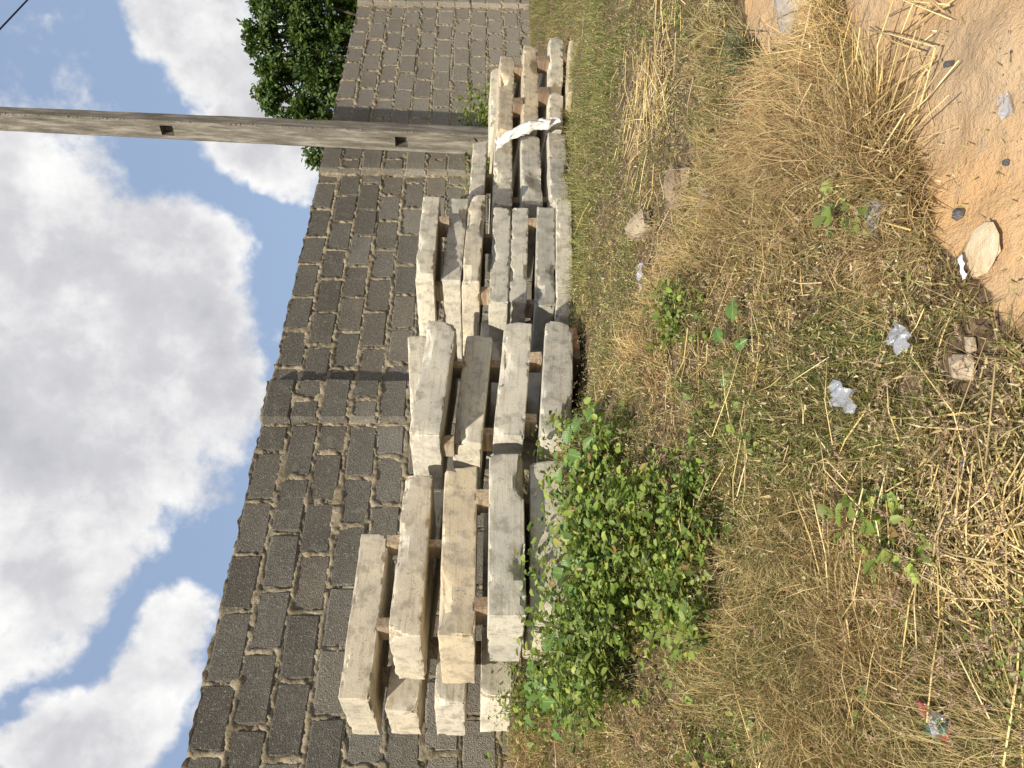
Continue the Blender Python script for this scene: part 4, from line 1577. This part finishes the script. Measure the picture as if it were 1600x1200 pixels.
ll = np.where(big, rng.uniform(0.014, 0.045, n) * (0.7 + 0.6 * cl), rng.uniform(0.006, 0.015, n))
cw = pick(P_WEED, n, 0.2) * (0.8 + 0.6 * rng.random((n, 1)))
ol = (~big) & (rng.random(n) < 0.75)
cw[ol] = pick([(0.20, 0.215, 0.07), (0.27, 0.27, 0.10), (0.15, 0.18, 0.055), (0.36, 0.34, 0.16), (0.48, 0.44, 0.25)], int(ol.sum()), 0.2)
yw = big & (rng.random(n) < 0.07)
cw[yw] = pick([(0.42, 0.36, 0.10), (0.34, 0.22, 0.09)], int(yw.sum()), 0.2)
stuff_obj('creeping_weeds', [small_leaves(ctr, nrm, tip, ll, ll * rng.uniform(0.55, 0.8, n), cw)], LEAF, 'low creeping weeds with small green leaves beside the slab stacks', 'ground cover')


# ---- bushy weed plants: foliage and stems of their own
def weed_plant(name, loc, rad, hgt, n_stem, n_leaf, leaf, label, pal=P_WEED, cat='weed', asp=0.65, lean=(0, 0), group=None):
    n_leaf = int(n_leaf * 0.72)
    rad = rad * 1.15
    root = empty(name, loc)
    tag(root, label, cat, group)
    st_parts, lf = [], []
    base = np.zeros((n_stem, 3))
    base[:, :2] = rng.normal(0, rad * 0.18, (n_stem, 2))
    hd = rng.uniform(0, 6.28, n_stem)
    spread = rng.uniform(0.15, 1.0, n_stem) * rad
    topz = hgt * rng.uniform(0.45, 1.0, n_stem)
    tipp = base + np.stack([np.cos(hd) * spread + lean[0], np.sin(hd) * spread + lean[1], topz], -1)
    midp = base * 0.5 + tipp * 0.5 + np.stack([np.cos(hd), np.sin(hd), np.zeros(n_stem)], -1) * (-0.12 * rad) + np.array([0, 0, 0.12 * hgt])
    K = 5
    fs_ = np.linspace(0, 1, K)
    ctrs = np.stack([(1 - f) ** 2 * base + 2 * f * (1 - f) * midp + f * f * tipp for f in fs_], 1)
    V, Q = [], []
    for s in range(n_stem):
        for k_ in range(K):
            r0 = 0.0022 * (1 - 0.6 * fs_[k_]) * (leaf / 0.02) ** 0.4
            for a in range(3):
                V.append(ctrs[s, k_] + np.array([math.cos(a * 2.094) * r0, math.sin(a * 2.094) * r0, 0]))
        o0 = s * K * 3
        for k_ in range(K - 1):
            for a in range(3):
                Q.append((o0 + k_ * 3 + a, o0 + k_ * 3 + (a + 1) % 3, o0 + k_ * 3 + 3 + (a + 1) % 3, o0 + k_ * 3 + 3 + a))
    cst = np.tile(np.array([[0.13, 0.14, 0.05]]), (len(V), 1))
    o = mesh_obj('stems', np_mesh('stems', np.array(V), [np.array(Q)], LEAF, cst), root)
    si = rng.integers(0, n_stem, n_leaf)
    f = rng.random(n_leaf) ** 0.6
    c = ((1 - f) ** 2)[:, None] * base[si] + (2 * f * (1 - f))[:, None] * midp[si] + (f * f)[:, None] * tipp[si]
    out = np.stack([rng.normal(0, 1, n_leaf), rng.normal(0, 1, n_leaf), rng.normal(0.15, 0.4, n_leaf)], -1)
    out /= np.linalg.norm(out, axis=1, keepdims=True)
    c = c + out * (leaf * rng.uniform(0.2, 1.6, n_leaf))[:, None]
    gzl = gh_smooth(c[:, 0] + loc[0], c[:, 1] + loc[1]) - loc[2] + 0.004
    c[:, 2] = np.maximum(c[:, 2], gzl)
    nr = np.stack([rng.normal(0, 0.5, n_leaf), rng.normal(-0.1, 0.5, n_leaf), np.ones(n_leaf)], -1)
    ll_ = leaf * rng.uniform(0.45, 1.5, n_leaf)
    V, Q, T, C = leaves(c, nr, out, ll_, ll_ * asp * rng.uniform(0.8, 1.2, n_leaf), pick(pal, n_leaf, 0.2) * (0.8 + 0.4 * rng.random((n_leaf, 1))))
    fo = mesh_obj('foliage', np_mesh('foliage', V, [Q, T], LEAF, C), root)
    fo['kind'] = 'stuff'
    return root


GW = 'bushy weeds in front of the slab stacks'
for (px, py, rad, hgt, ns, nl, lf_, lab) in [
        (985, 1045, 0.34, 0.40, 30, 1000, 0.028, 'tallest bushy weed hiding the slab ends next to the wall'),
        (880, 1085, 0.30, 0.40, 34, 1500, 0.019, 'fine leaved weed climbing against the low slab end near the wall'),
        (935, 1010, 0.26, 0.30, 26, 750, 0.027, 'dense weed between the tallest one and the slabs'),
        (1005, 940, 0.28, 0.26, 24, 800, 0.031, 'bright bushy weed in front of the grey slab end'),
        (950, 880, 0.24, 0.18, 22, 600, 0.034, 'rounded weed in front of the lowest shadow banded slab'),
        (1080, 850, 0.32, 0.18, 30, 1500, 0.019, 'spreading fine leaved clump farther out from the slabs'),
        (1110, 965, 0.28, 0.20, 24, 900, 0.025, 'light green weed at the outer edge of the clump'),
        (935, 790, 0.20, 0.15, 18, 420, 0.036, 'weed at the orange brick'),
        (1010, 790, 0.24, 0.14, 20, 700, 0.024, 'low weed between the orange brick and the straw bundle'),
        (1110, 750, 0.22, 0.12, 18, 600, 0.020, 'small weed beside the yellow straw bundle'),
        (960, 700, 0.18, 0.12, 16, 360, 0.032, 'low weed before the lowest slab of the second stack'),
        (1065, 490, 0.16, 0.10, 16, 420, 0.026, 'isolated round leaved weed in the middle of the dry grass')]:
    weed_plant('weed_plant', G(px, py), rad, hgt, ns, nl, lf_, lab, group=GW)
weed_plant('feathery_shrub', G(1185, 95), 0.11, 0.16, 40, 900, 0.016, 'small grey green feathery shrub at the edge of the sand', [(0.13, 0.15, 0.07), (0.10, 0.12, 0.06), (0.18, 0.19, 0.10)], 'shrub', 0.22)
for (px, py, lab) in [(1420, 830, 'white flowered low herb between straw and litter'), (1375, 300, 'white flowered low herb beside the crumpled plastic near the sand'), (1440, 900, 'dusty low herb with tiny pale flowers near the yellow straw')]:
    weed_plant('flowering_herb', G(px, py), 0.17, 0.06, 24, 500, 0.011, lab, [(0.16, 0.17, 0.06), (0.24, 0.24, 0.10), (0.55, 0.52, 0.36), (0.12, 0.14, 0.05)], 'weed', 0.5, group='low flowering herbs')
# small plants at the wall foot
for (s_, px, py, rad, hgt, lab) in [(0, 835, 170, 0.42, 0.95, 'climbing weed on the wall foot beyond the pole'), (0, 830, 270, 0.30, 0.95, 'weed on the wall foot just before the pole'), (0, 838, 200, 0.3, 1.1, 'tall thin weed growing up the wall beside the pole')]:
    d0 = direction(px, py)
    tt = (-WALL_DIST + 0.22) / (d0.x * WN.x + d0.y * WN.y)
    q = Vector((d0.x * tt, d0.y * tt, 0))
    q.z = float(gh(q.x, q.y))
    weed_plant('wall_weed', q, rad, hgt, 26, 1500, 0.050, lab, P_WEED + [(0.22, 0.25, 0.07)], group='weeds at the wall foot')


# ---- broad leaved weeds: every large leaf is a part
def broad_leaf(L, w_):
    bm = bmesh.new()
    nseg, ncr = 8, 4
    rows_ = []
    for i in range(nseg + 1):
        f = i / nseg
        wid = w_ * (math.sin(math.pi * min(1, f ** 0.8)) ** 0.75) * (1.0 if f < 1 else 0) + 0.0008
        row = []
        for j in range(-ncr // 2, ncr // 2 + 1):
            v = j / (ncr / 2)
            row.append(bm.verts.new((f * L, v * wid / 2, 0.20 * abs(v) * wid - 0.30 * L * f * f + 0.004 * math.sin(f * 21) * abs(v))))
        rows_.append(row)
    for a, b_ in zip(rows_[:-1], rows_[1:]):
        for j in range(ncr):
            f = bm.faces.new((a[j], b_[j], b_[j + 1], a[j + 1]))
            f.smooth = True
    me_ = bpy.data.meshes.new('leaf')
    bm.to_mesh(me_)
    bm.free()
    me_.materials.append(BROAD)
    return me_


BROAD, h_, b_, o_ = new_mat('broad_leaf')
tcx = h_.n('ShaderNodeTexCoord').outputs['Object']
sepx = h_.n('ShaderNodeSeparateXYZ')
h_.set(sepx.inputs[0], tcx)
midrib = h_.maprange(h_.math('ABSOLUTE', sepx.outputs[1]), 0.0018, 0.0007)
wv_ = h_.n('ShaderNodeTexWave', ins={'Scale': 34.0, 'Distortion': 1.2})
h_.set(wv_.inputs['Vector'], h_.vec('ADD', tcx, (0, 0, 0)))
cl_ = h_.mix(h_.noise(tcx, 40, 4, 0.6), (0.10, 0.185, 0.04), (0.15, 0.25, 0.06))
cl_ = h_.mix(h_.math('MULTIPLY', midrib, 0.8), cl_, (0.32, 0.40, 0.16))
h_.set(b_.inputs['Base Color'], cl_)
b_.inputs['Roughness'].default_value = 0.42
b_.inputs['Specular IOR Level'].default_value = 0.5
trn = h_.n('ShaderNodeBsdfTranslucent')
h_.set(trn.inputs['Color'], cl_)
mxs = h_.n('ShaderNodeMixShader', ins={0: 0.3})
h_.t.links.new(b_.outputs[0], mxs.inputs[1])
h_.t.links.new(trn.outputs[0], mxs.inputs[2])
h_.t.links.new(mxs.outputs[0], o_.inputs['Surface'])
bump(h_, b_, wv_.outputs['Fac'], 0.25, 0.002)
LM = [broad_leaf(0.085, 0.055), broad_leaf(0.10, 0.058), broad_leaf(0.065, 0.045)]


def broad_weed(loc, hgt, n_leaf, label, scale=1.0, seed=0):
    root = empty('broad_leaved_weed', loc)
    tag(root, label, 'weed', 'broad leaved weeds')
    r_ = random.Random(seed)
    paths_ = []
    for i in range(n_leaf):
        f = (i + 0.5) / n_leaf
        a = i * 2.4 + r_.uniform(-.4, .4)
        z = hgt * (0.35 + 0.65 * f)
        rr = 0.07 * scale * (1.3 - f) + r_.uniform(0, 0.07) * scale
        p = Vector((math.cos(a) * rr, math.sin(a) * rr, z))
        paths_.append([Vector((p.x * 0.25, p.y * 0.25, -0.02)), Vector((p.x * 0.75, p.y * 0.75, z * 0.6)), p])
        o = bpy.data.objects.new('leaf', r_.choice(LM))
        o.location = p
        zn = Vector((-0.15 + r_.uniform(-.35, .35), -0.55 + r_.uniform(-.35, .35), 0.8)).normalized()
        xd = Vector((math.cos(a + r_.uniform(-.5, .5)), math.sin(a), 0))
        xd = (xd - zn * xd.dot(zn)).normalized()
        o.rotation_euler = Matrix((xd, zn.cross(xd), zn)).transposed().to_euler()
        o.scale = (scale * r_.uniform(0.8, 1.2),) * 3
        link(o, root)
    tube('stem', paths_, 0.0022 * scale, BROAD, root, 5)
    return root


q = G(945, 1080)
broad_weed(q, 0.36, 11, 'weed with large oval leaves leaning over the slab ends near the wall', 1.15, 1)
broad_weed(G(965, 1045), 0.30, 6, 'smaller oval leaved weed inside the tall green clump', 1.0, 2)
broad_weed(G(940, 700), 0.16, 8, 'broad leaved weed with two bleached leaves beside the second stack', 0.95, 3)
broad_weed(G(915, 770), 0.13, 7, 'broad leaved weed crowding the orange brick', 0.75, 4)
broad_weed(G(925, 850), 0.15, 7, 'broad leaved weed in front of the shadow banded slab', 0.9, 5)
broad_weed(G(905, 735), 0.14, 8, 'broad leaved weed between the orange brick and the second stack', 0.85, 8)
broad_weed(G(945, 905), 0.18, 8, 'broad leaved weed leaning out before the grey slab', 1.05, 9)
broad_weed(G(1165, 545), 0.06, 4, 'single dark green broad leaf lying in the middle of the dry grass', 0.7, 6)
broad_weed(G(1395, 1105), 0.08, 6, 'round leaved weed low in the nearest grass shadow', 0.55, 7)

# ------------------------------------------------------------------ tree beyond the wall
tb = P(700, 60, 15.5)
tb.z = float(gh(tb.x, tb.y)) - 0.1
tree = empty('leafy_tree', tb)
tag(tree, 'dense dark green leafy tree showing above the wall beside the pole', 'tree')
bm = bmesh.new()


def limb(p0, p1, r0, r1, n=6):
    d = (p1 - p0)
    x = d.orthogonal().normalized()
    y = d.normalized().cross(x)
    rr = []
    for k_ in range(4):
        f = k_ / 3
        c = p0.lerp(p1, f) + x * (0.06 * d.length * math.sin(f * 3.1))
        rr.append([bm.verts.new(c + (x * math.cos(a * 6.283 / n) + y * math.sin(a * 6.283 / n)) * (r0 + (r1 - r0) * f)) for a in range(n)])
    for a_, b__ in zip(rr[:-1], rr[1:]):
        for k_ in range(n):
            bm.faces.new((a_[k_], a_[(k_ + 1) % n], b__[(k_ + 1) % n], b__[k_]))


def at_tree(px, py, z):
    return P(px, py, z) - tb


fork = Vector((0, 0, 2.0))
limb(Vector((0, 0, 0)), fork, 0.17, 0.12, 9)
# clump centres read off the crown's outline (photo x, photo y, distance, radius)
clumps = [(520, 60, 15.5, .75), (500, 120, 15.2, .6), (470, 60, 15.4, .62), (455, 110, 15.2, .52), (480, 170, 15.1, .48), (425, 45, 15.3, .34), (410, 62, 15.2, .28),
          (430, 140, 15.0, .36), (415, 95, 15.2, .30), (418, 165, 15.0, .22), (398, 40, 15.4, .17), (450, 20, 15.6, .5), (445, -20, 15.8, .55), (500, -20, 15.8, .8), (520, 190, 15.0, .42), (505, 215, 15.0, .34),
          (500, 250, 14.9, .20), (488, 245, 14.9, .14), (405, 8, 15.5, .22), (540, 130, 15.5, .6), (480, -90, 16.0, .9), (540, -80, 16.0, 1.0), (560, 20, 15.6, .8), (450, 185, 15.0, .24), (395, 55, 15.2, .12), (465, 0, 15, .45), (425, 118, 15.1, .25), (400, 80, 15.2, .14), (408, 150, 15, .14)]
LV, LN, LT, LL, LC = [], [], [], [], []
for ci, (px, py, z, rad) in enumerate(clumps):
    c = at_tree(px, py, z)
    limb(fork + Vector((0, 0, random.uniform(-0.3, 0.3))), c, 0.045, 0.012, 5)
    nn = int(900 * (rad / 0.5) ** 2) + 90
    # twigs radiate through the clump, leaves sit on the twigs
    ntw = max(6, int(nn / 42))
    td = rng.normal(0, 1, (ntw, 3))
    td /= np.linalg.norm(td, axis=1, keepdims=True)
    tl = rad * rng.uniform(0.30, 1.30, ntw)
    ti = rng.integers(0, ntw, nn)
    f = rng.random(nn) ** 0.5
    pos_ = np.array(c)[None] + td[ti] * (tl[ti] * f)[:, None] * np.array([1, 1, 0.9]) + rng.normal(0, 0.055, (nn, 3))
    LV.append(pos_)
    LN.append(np.stack([rng.normal(0, .6, nn), rng.normal(-.3, .6, nn), np.ones(nn)], -1))
    LT.append(td[ti] + rng.normal(0, 0.6, (nn, 3)))
    LL.append(rng.uniform(0.065, 0.125, nn))
    LC.append(pick([(0.06, 0.11, 0.028), (0.09, 0.15, 0.038), (0.04, 0.075, 0.02), (0.15, 0.21, 0.055)], nn, 0.2))
LV, LN, LT, LL, LC = (np.concatenate(a) for a in (LV, LN, LT, LL, LC))
V, Q, T, C = small_leaves(LV, LN, LT, LL, LL * 0.55, LC)
cr = mesh_obj('crown', np_mesh('crown', V, [Q], LEAF, C), tree)
cr['kind'] = 'stuff'
bmesh.ops.recalc_face_normals(bm, faces=bm.faces)
me_ = bpy.data.meshes.new('trunk')
bm.to_mesh(me_)
bm.free()
me_.materials.append(BARK)
mesh_obj('trunk', me_, tree)


# ------------------------------------------------------------------ white woven strip across the stack by the pole
def sheet(name, rowsP, mat, label, cat, amp=0.006, thick=0.0015, sub=6, seed=0):
    """crumpled sheet through a grid of points (rows x columns)"""
    A = np.array([[list(p) for p in r] for r in rowsP], float)
    def up(a, ax):
        n_ = a.shape[ax]
        t_ = np.linspace(0, n_ - 1, (n_ - 1) * sub + 1)
        i = np.minimum(t_.astype(int), n_ - 2)
        f = (t_ - i)
        f = f.reshape([-1 if k_ == ax else 1 for k_ in range(3)])
        return np.take(a, i, ax) * (1 - f) + np.take(a, i + 1, ax) * f
    A = up(up(A, 0), 1)
    sc_ = 24
    dv = np.stack([fbm(A[..., 0] * sc_, A[..., 1] * sc_, A[..., 2] * sc_, seed + k_ * 7, 3) - 0.5 for k_ in range(3)], -1)
    A = A + dv * amp * 2
    a, b__ = A.shape[:2]
    idx_ = np.arange(a * b__).reshape(a, b__)
    q_ = np.stack([idx_[:-1, :-1], idx_[:-1, 1:], idx_[1:, 1:], idx_[1:, :-1]], -1).reshape(-1, 4)
    c = A.reshape(-1, 3).mean(0)
    me2 = np_mesh(name, A.reshape(-1, 3) - c, [q_], mat, None, False)
    o = mesh_obj(name, me2, None, c)
    md = o.modifiers.new('thick', 'SOLIDIFY')
    md.thickness = thick
    return tag(o, label, cat)


SACK = mat_plain('woven_sack', [(0.3, (0.55, 0.50, 0.44)), (0.55, (0.80, 0.76, 0.68)), (0.8, (0.86, 0.83, 0.77))], 16, rough=0.6)
sheet('sack_strip', [[P(773, 236, 6.70), P(800, 218, 6.70), P(835, 205, 6.64), P(858, 199, 6.62), P(876, 188, 6.60)],
                     [P(776, 226, 6.74), P(798, 210, 6.66), P(830, 195, 6.60), P(856, 190, 6.58), P(874, 186, 6.62)],
                     [P(777, 214, 6.82), P(797, 204, 6.74), P(826, 188, 6.70), P(852, 185, 6.66), P(871, 184, 6.68)]], SACK,
      'crumpled white woven sack strip slung across the slabs by the pole', 'sack', 0.030, 0.003, 8, 3)


# ------------------------------------------------------------------ litter and stones
def crumple(name, px, py, size, mat, label, cat, seed, flat=0.35, hgt=0.02):
    c = G(px, py) + Vector((0, 0, hgt))
    r_ = random.Random(seed)
    rows_ = []
    ang = r_.uniform(0, 3.1)
    for i in range(6):
        row = []
        for j in range(5):
            x, y = (i / 5 - 0.5) * size[0], (j / 4 - 0.5) * size[1]
            x += r_.uniform(-.12, .12) * size[0]
            y += r_.uniform(-.12, .12) * size[1]
            z = r_.uniform(0, flat) * min(size)
            row.append(c + Vector((x * math.cos(ang) - y * math.sin(ang), x * math.sin(ang) + y * math.cos(ang), z)))
        rows_.append(row)
    return sheet(name, rows_, mat, label, cat, 0.010, 0.0006, 5, seed)


FILM = mat_film('clear_plastic_film', (0.50, 0.53, 0.60), 0.30)
WHITE = mat_film('white_plastic', (0.82, 0.82, 0.84), 1.0)
PRINT = mat_film('printed_wrapper', (0.3, 0.3, 0.3), 1.0, [(0.0, (0.10, 0.10, 0.11)), (0.22, (0.06, 0.13, 0.09)), (0.34, (0.36, 0.07, 0.06)), (0.42, (0.09, 0.095, 0.11)), (0.66, (0.50, 0.52, 0.55)), (0.80, (0.07, 0.13, 0.28)), (0.90, (0.13, 0.12, 0.11)), (0.96, (0.55, 0.25, 0.07))])
crumple('plastic_sachet', 1363, 618, (0.11, 0.07), FILM, 'crumpled clear plastic sachet lying in the middle of the dry grass', 'litter', 11, 0.5, 0.06)
crumple('plastic_sachet', 1388, 342, (0.10, 0.075), FILM, 'shiny clear plastic sachet at the edge of the bare sand', 'litter', 12, 0.5, 0.03)
crumple('plastic_sachet', 1447, 528, (0.065, 0.05), FILM, 'small shiny plastic scrap between the two larger sachets', 'litter', 13, 0.5, 0.04)
crumple('plastic_sachet', 1598, 165, (0.05, 0.03), FILM, 'plastic scrap on the bare sand at the picture edge', 'litter', 14, 0.3, 0.02)
crumple('plastic_sachet', 1020, 432, (0.10, 0.05), FILM, 'dull clear plastic scrap in the green grass before the third stack', 'litter', 15, 0.5, 0.04)
crumple('plastic_sachet', 1118, 310, (0.11, 0.07), FILM, 'dull plastic bag scrap beside the tan rock', 'litter', 16, 0.4, 0.03)
crumple('snack_wrapper', 1525, 1130, (0.10, 0.06), PRINT, 'dark printed snack wrapper with red green and blue patches', 'litter', 17, 0.35, 0.075)
crumple('paper_scrap', 1531, 420, (0.055, 0.014), WHITE, 'thin white paper scrap standing at the sand edge', 'litter', 18, 0.4, 0.02)
BLUE = mat_film('blue_plastic', (0.06, 0.16, 0.32), 1.0)
crumple('plastic_scrap', 1543, 726, (0.02, 0.015), BLUE, 'tiny blue plastic scrap in the nearest straw', 'litter', 19, 0.4, 0.04)
crumple('plastic_scrap', 962, 684, (0.025, 0.018), BLUE, 'tiny blue plastic scrap among the broad weed leaves', 'litter', 20, 0.4, 0.10)
tag(lump('tan_rock', G(1012, 358) + Vector((0, 0, 0.035)), (0.09, 0.062, 0.06), 3, TANSTONE), 'tan weathered rock in the grass before the third stack', 'rock')
tag(lump('tan_rock', G(1072, 292) + Vector((0, 0, 0.035)), (0.09, 0.055, 0.05), 5, BROWNSTONE), 'brown rock half buried beside the bare hollow', 'rock')
tag(lump('pebble', G(1507, 335) + Vector((0, 0, 0.010)), (0.014, 0.011, 0.010), 7, STONE), 'dark grey pebble on the sand near the crumbly patch', 'pebble')
tag(lump('pebble', G(1579, 254) + Vector((0, 0, 0.006)), (0.007, 0.006, 0.005), 8, STONE), 'smallest grey pebble on the open sand', 'pebble')
tag(lump('pebble', G(1592, 85) + Vector((0, 0, 0.010)), (0.011, 0.009, 0.008), 9, STONE), 'grey green pebble at the sandy picture corner', 'pebble')
tag(lump('pebble', G(1486, 100) + Vector((0, 0, 0.008)), (0.009, 0.007, 0.006), 10, STONE), 'dark pebble under the fan of straw on the sand', 'pebble')
tag(lump('rubble_piece', G(1520, 572) + Vector((0, 0, 0.02)), (0.040, 0.026, 0.018), 12, RUBBLE), 'pale pink rubble piece in the grass near the sand', 'rubble')
tag(lump('rubble_piece', G(1532, 538) + Vector((0, 0, 0.02)), (0.018, 0.012, 0.012), 13, RUBBLE), 'small pale rubble chip beside the larger one', 'rubble')
tag(lump('rubble_piece', G(1545, 385) + Vector((0, 0, 0.006)), (0.06, 0.05, 0.007), 14, mat_plain('cream_crust', [(0.3, (0.50, 0.37, 0.22)), (0.7, (0.70, 0.58, 0.40))], 40)), 'flat crumbly cream crust on the sand', 'rubble')
tag(lump('rubble_piece', G(1235, 5), (0.11, 0.075, 0.035), 15, mat_plain('grey_rubble', [(0.3, (0.22, 0.19, 0.16)), (0.6, (0.42, 0.37, 0.31)), (0.8, (0.50, 0.45, 0.40))], 16)), 'grey rubble hump in the sand beside the shrub', 'rubble')
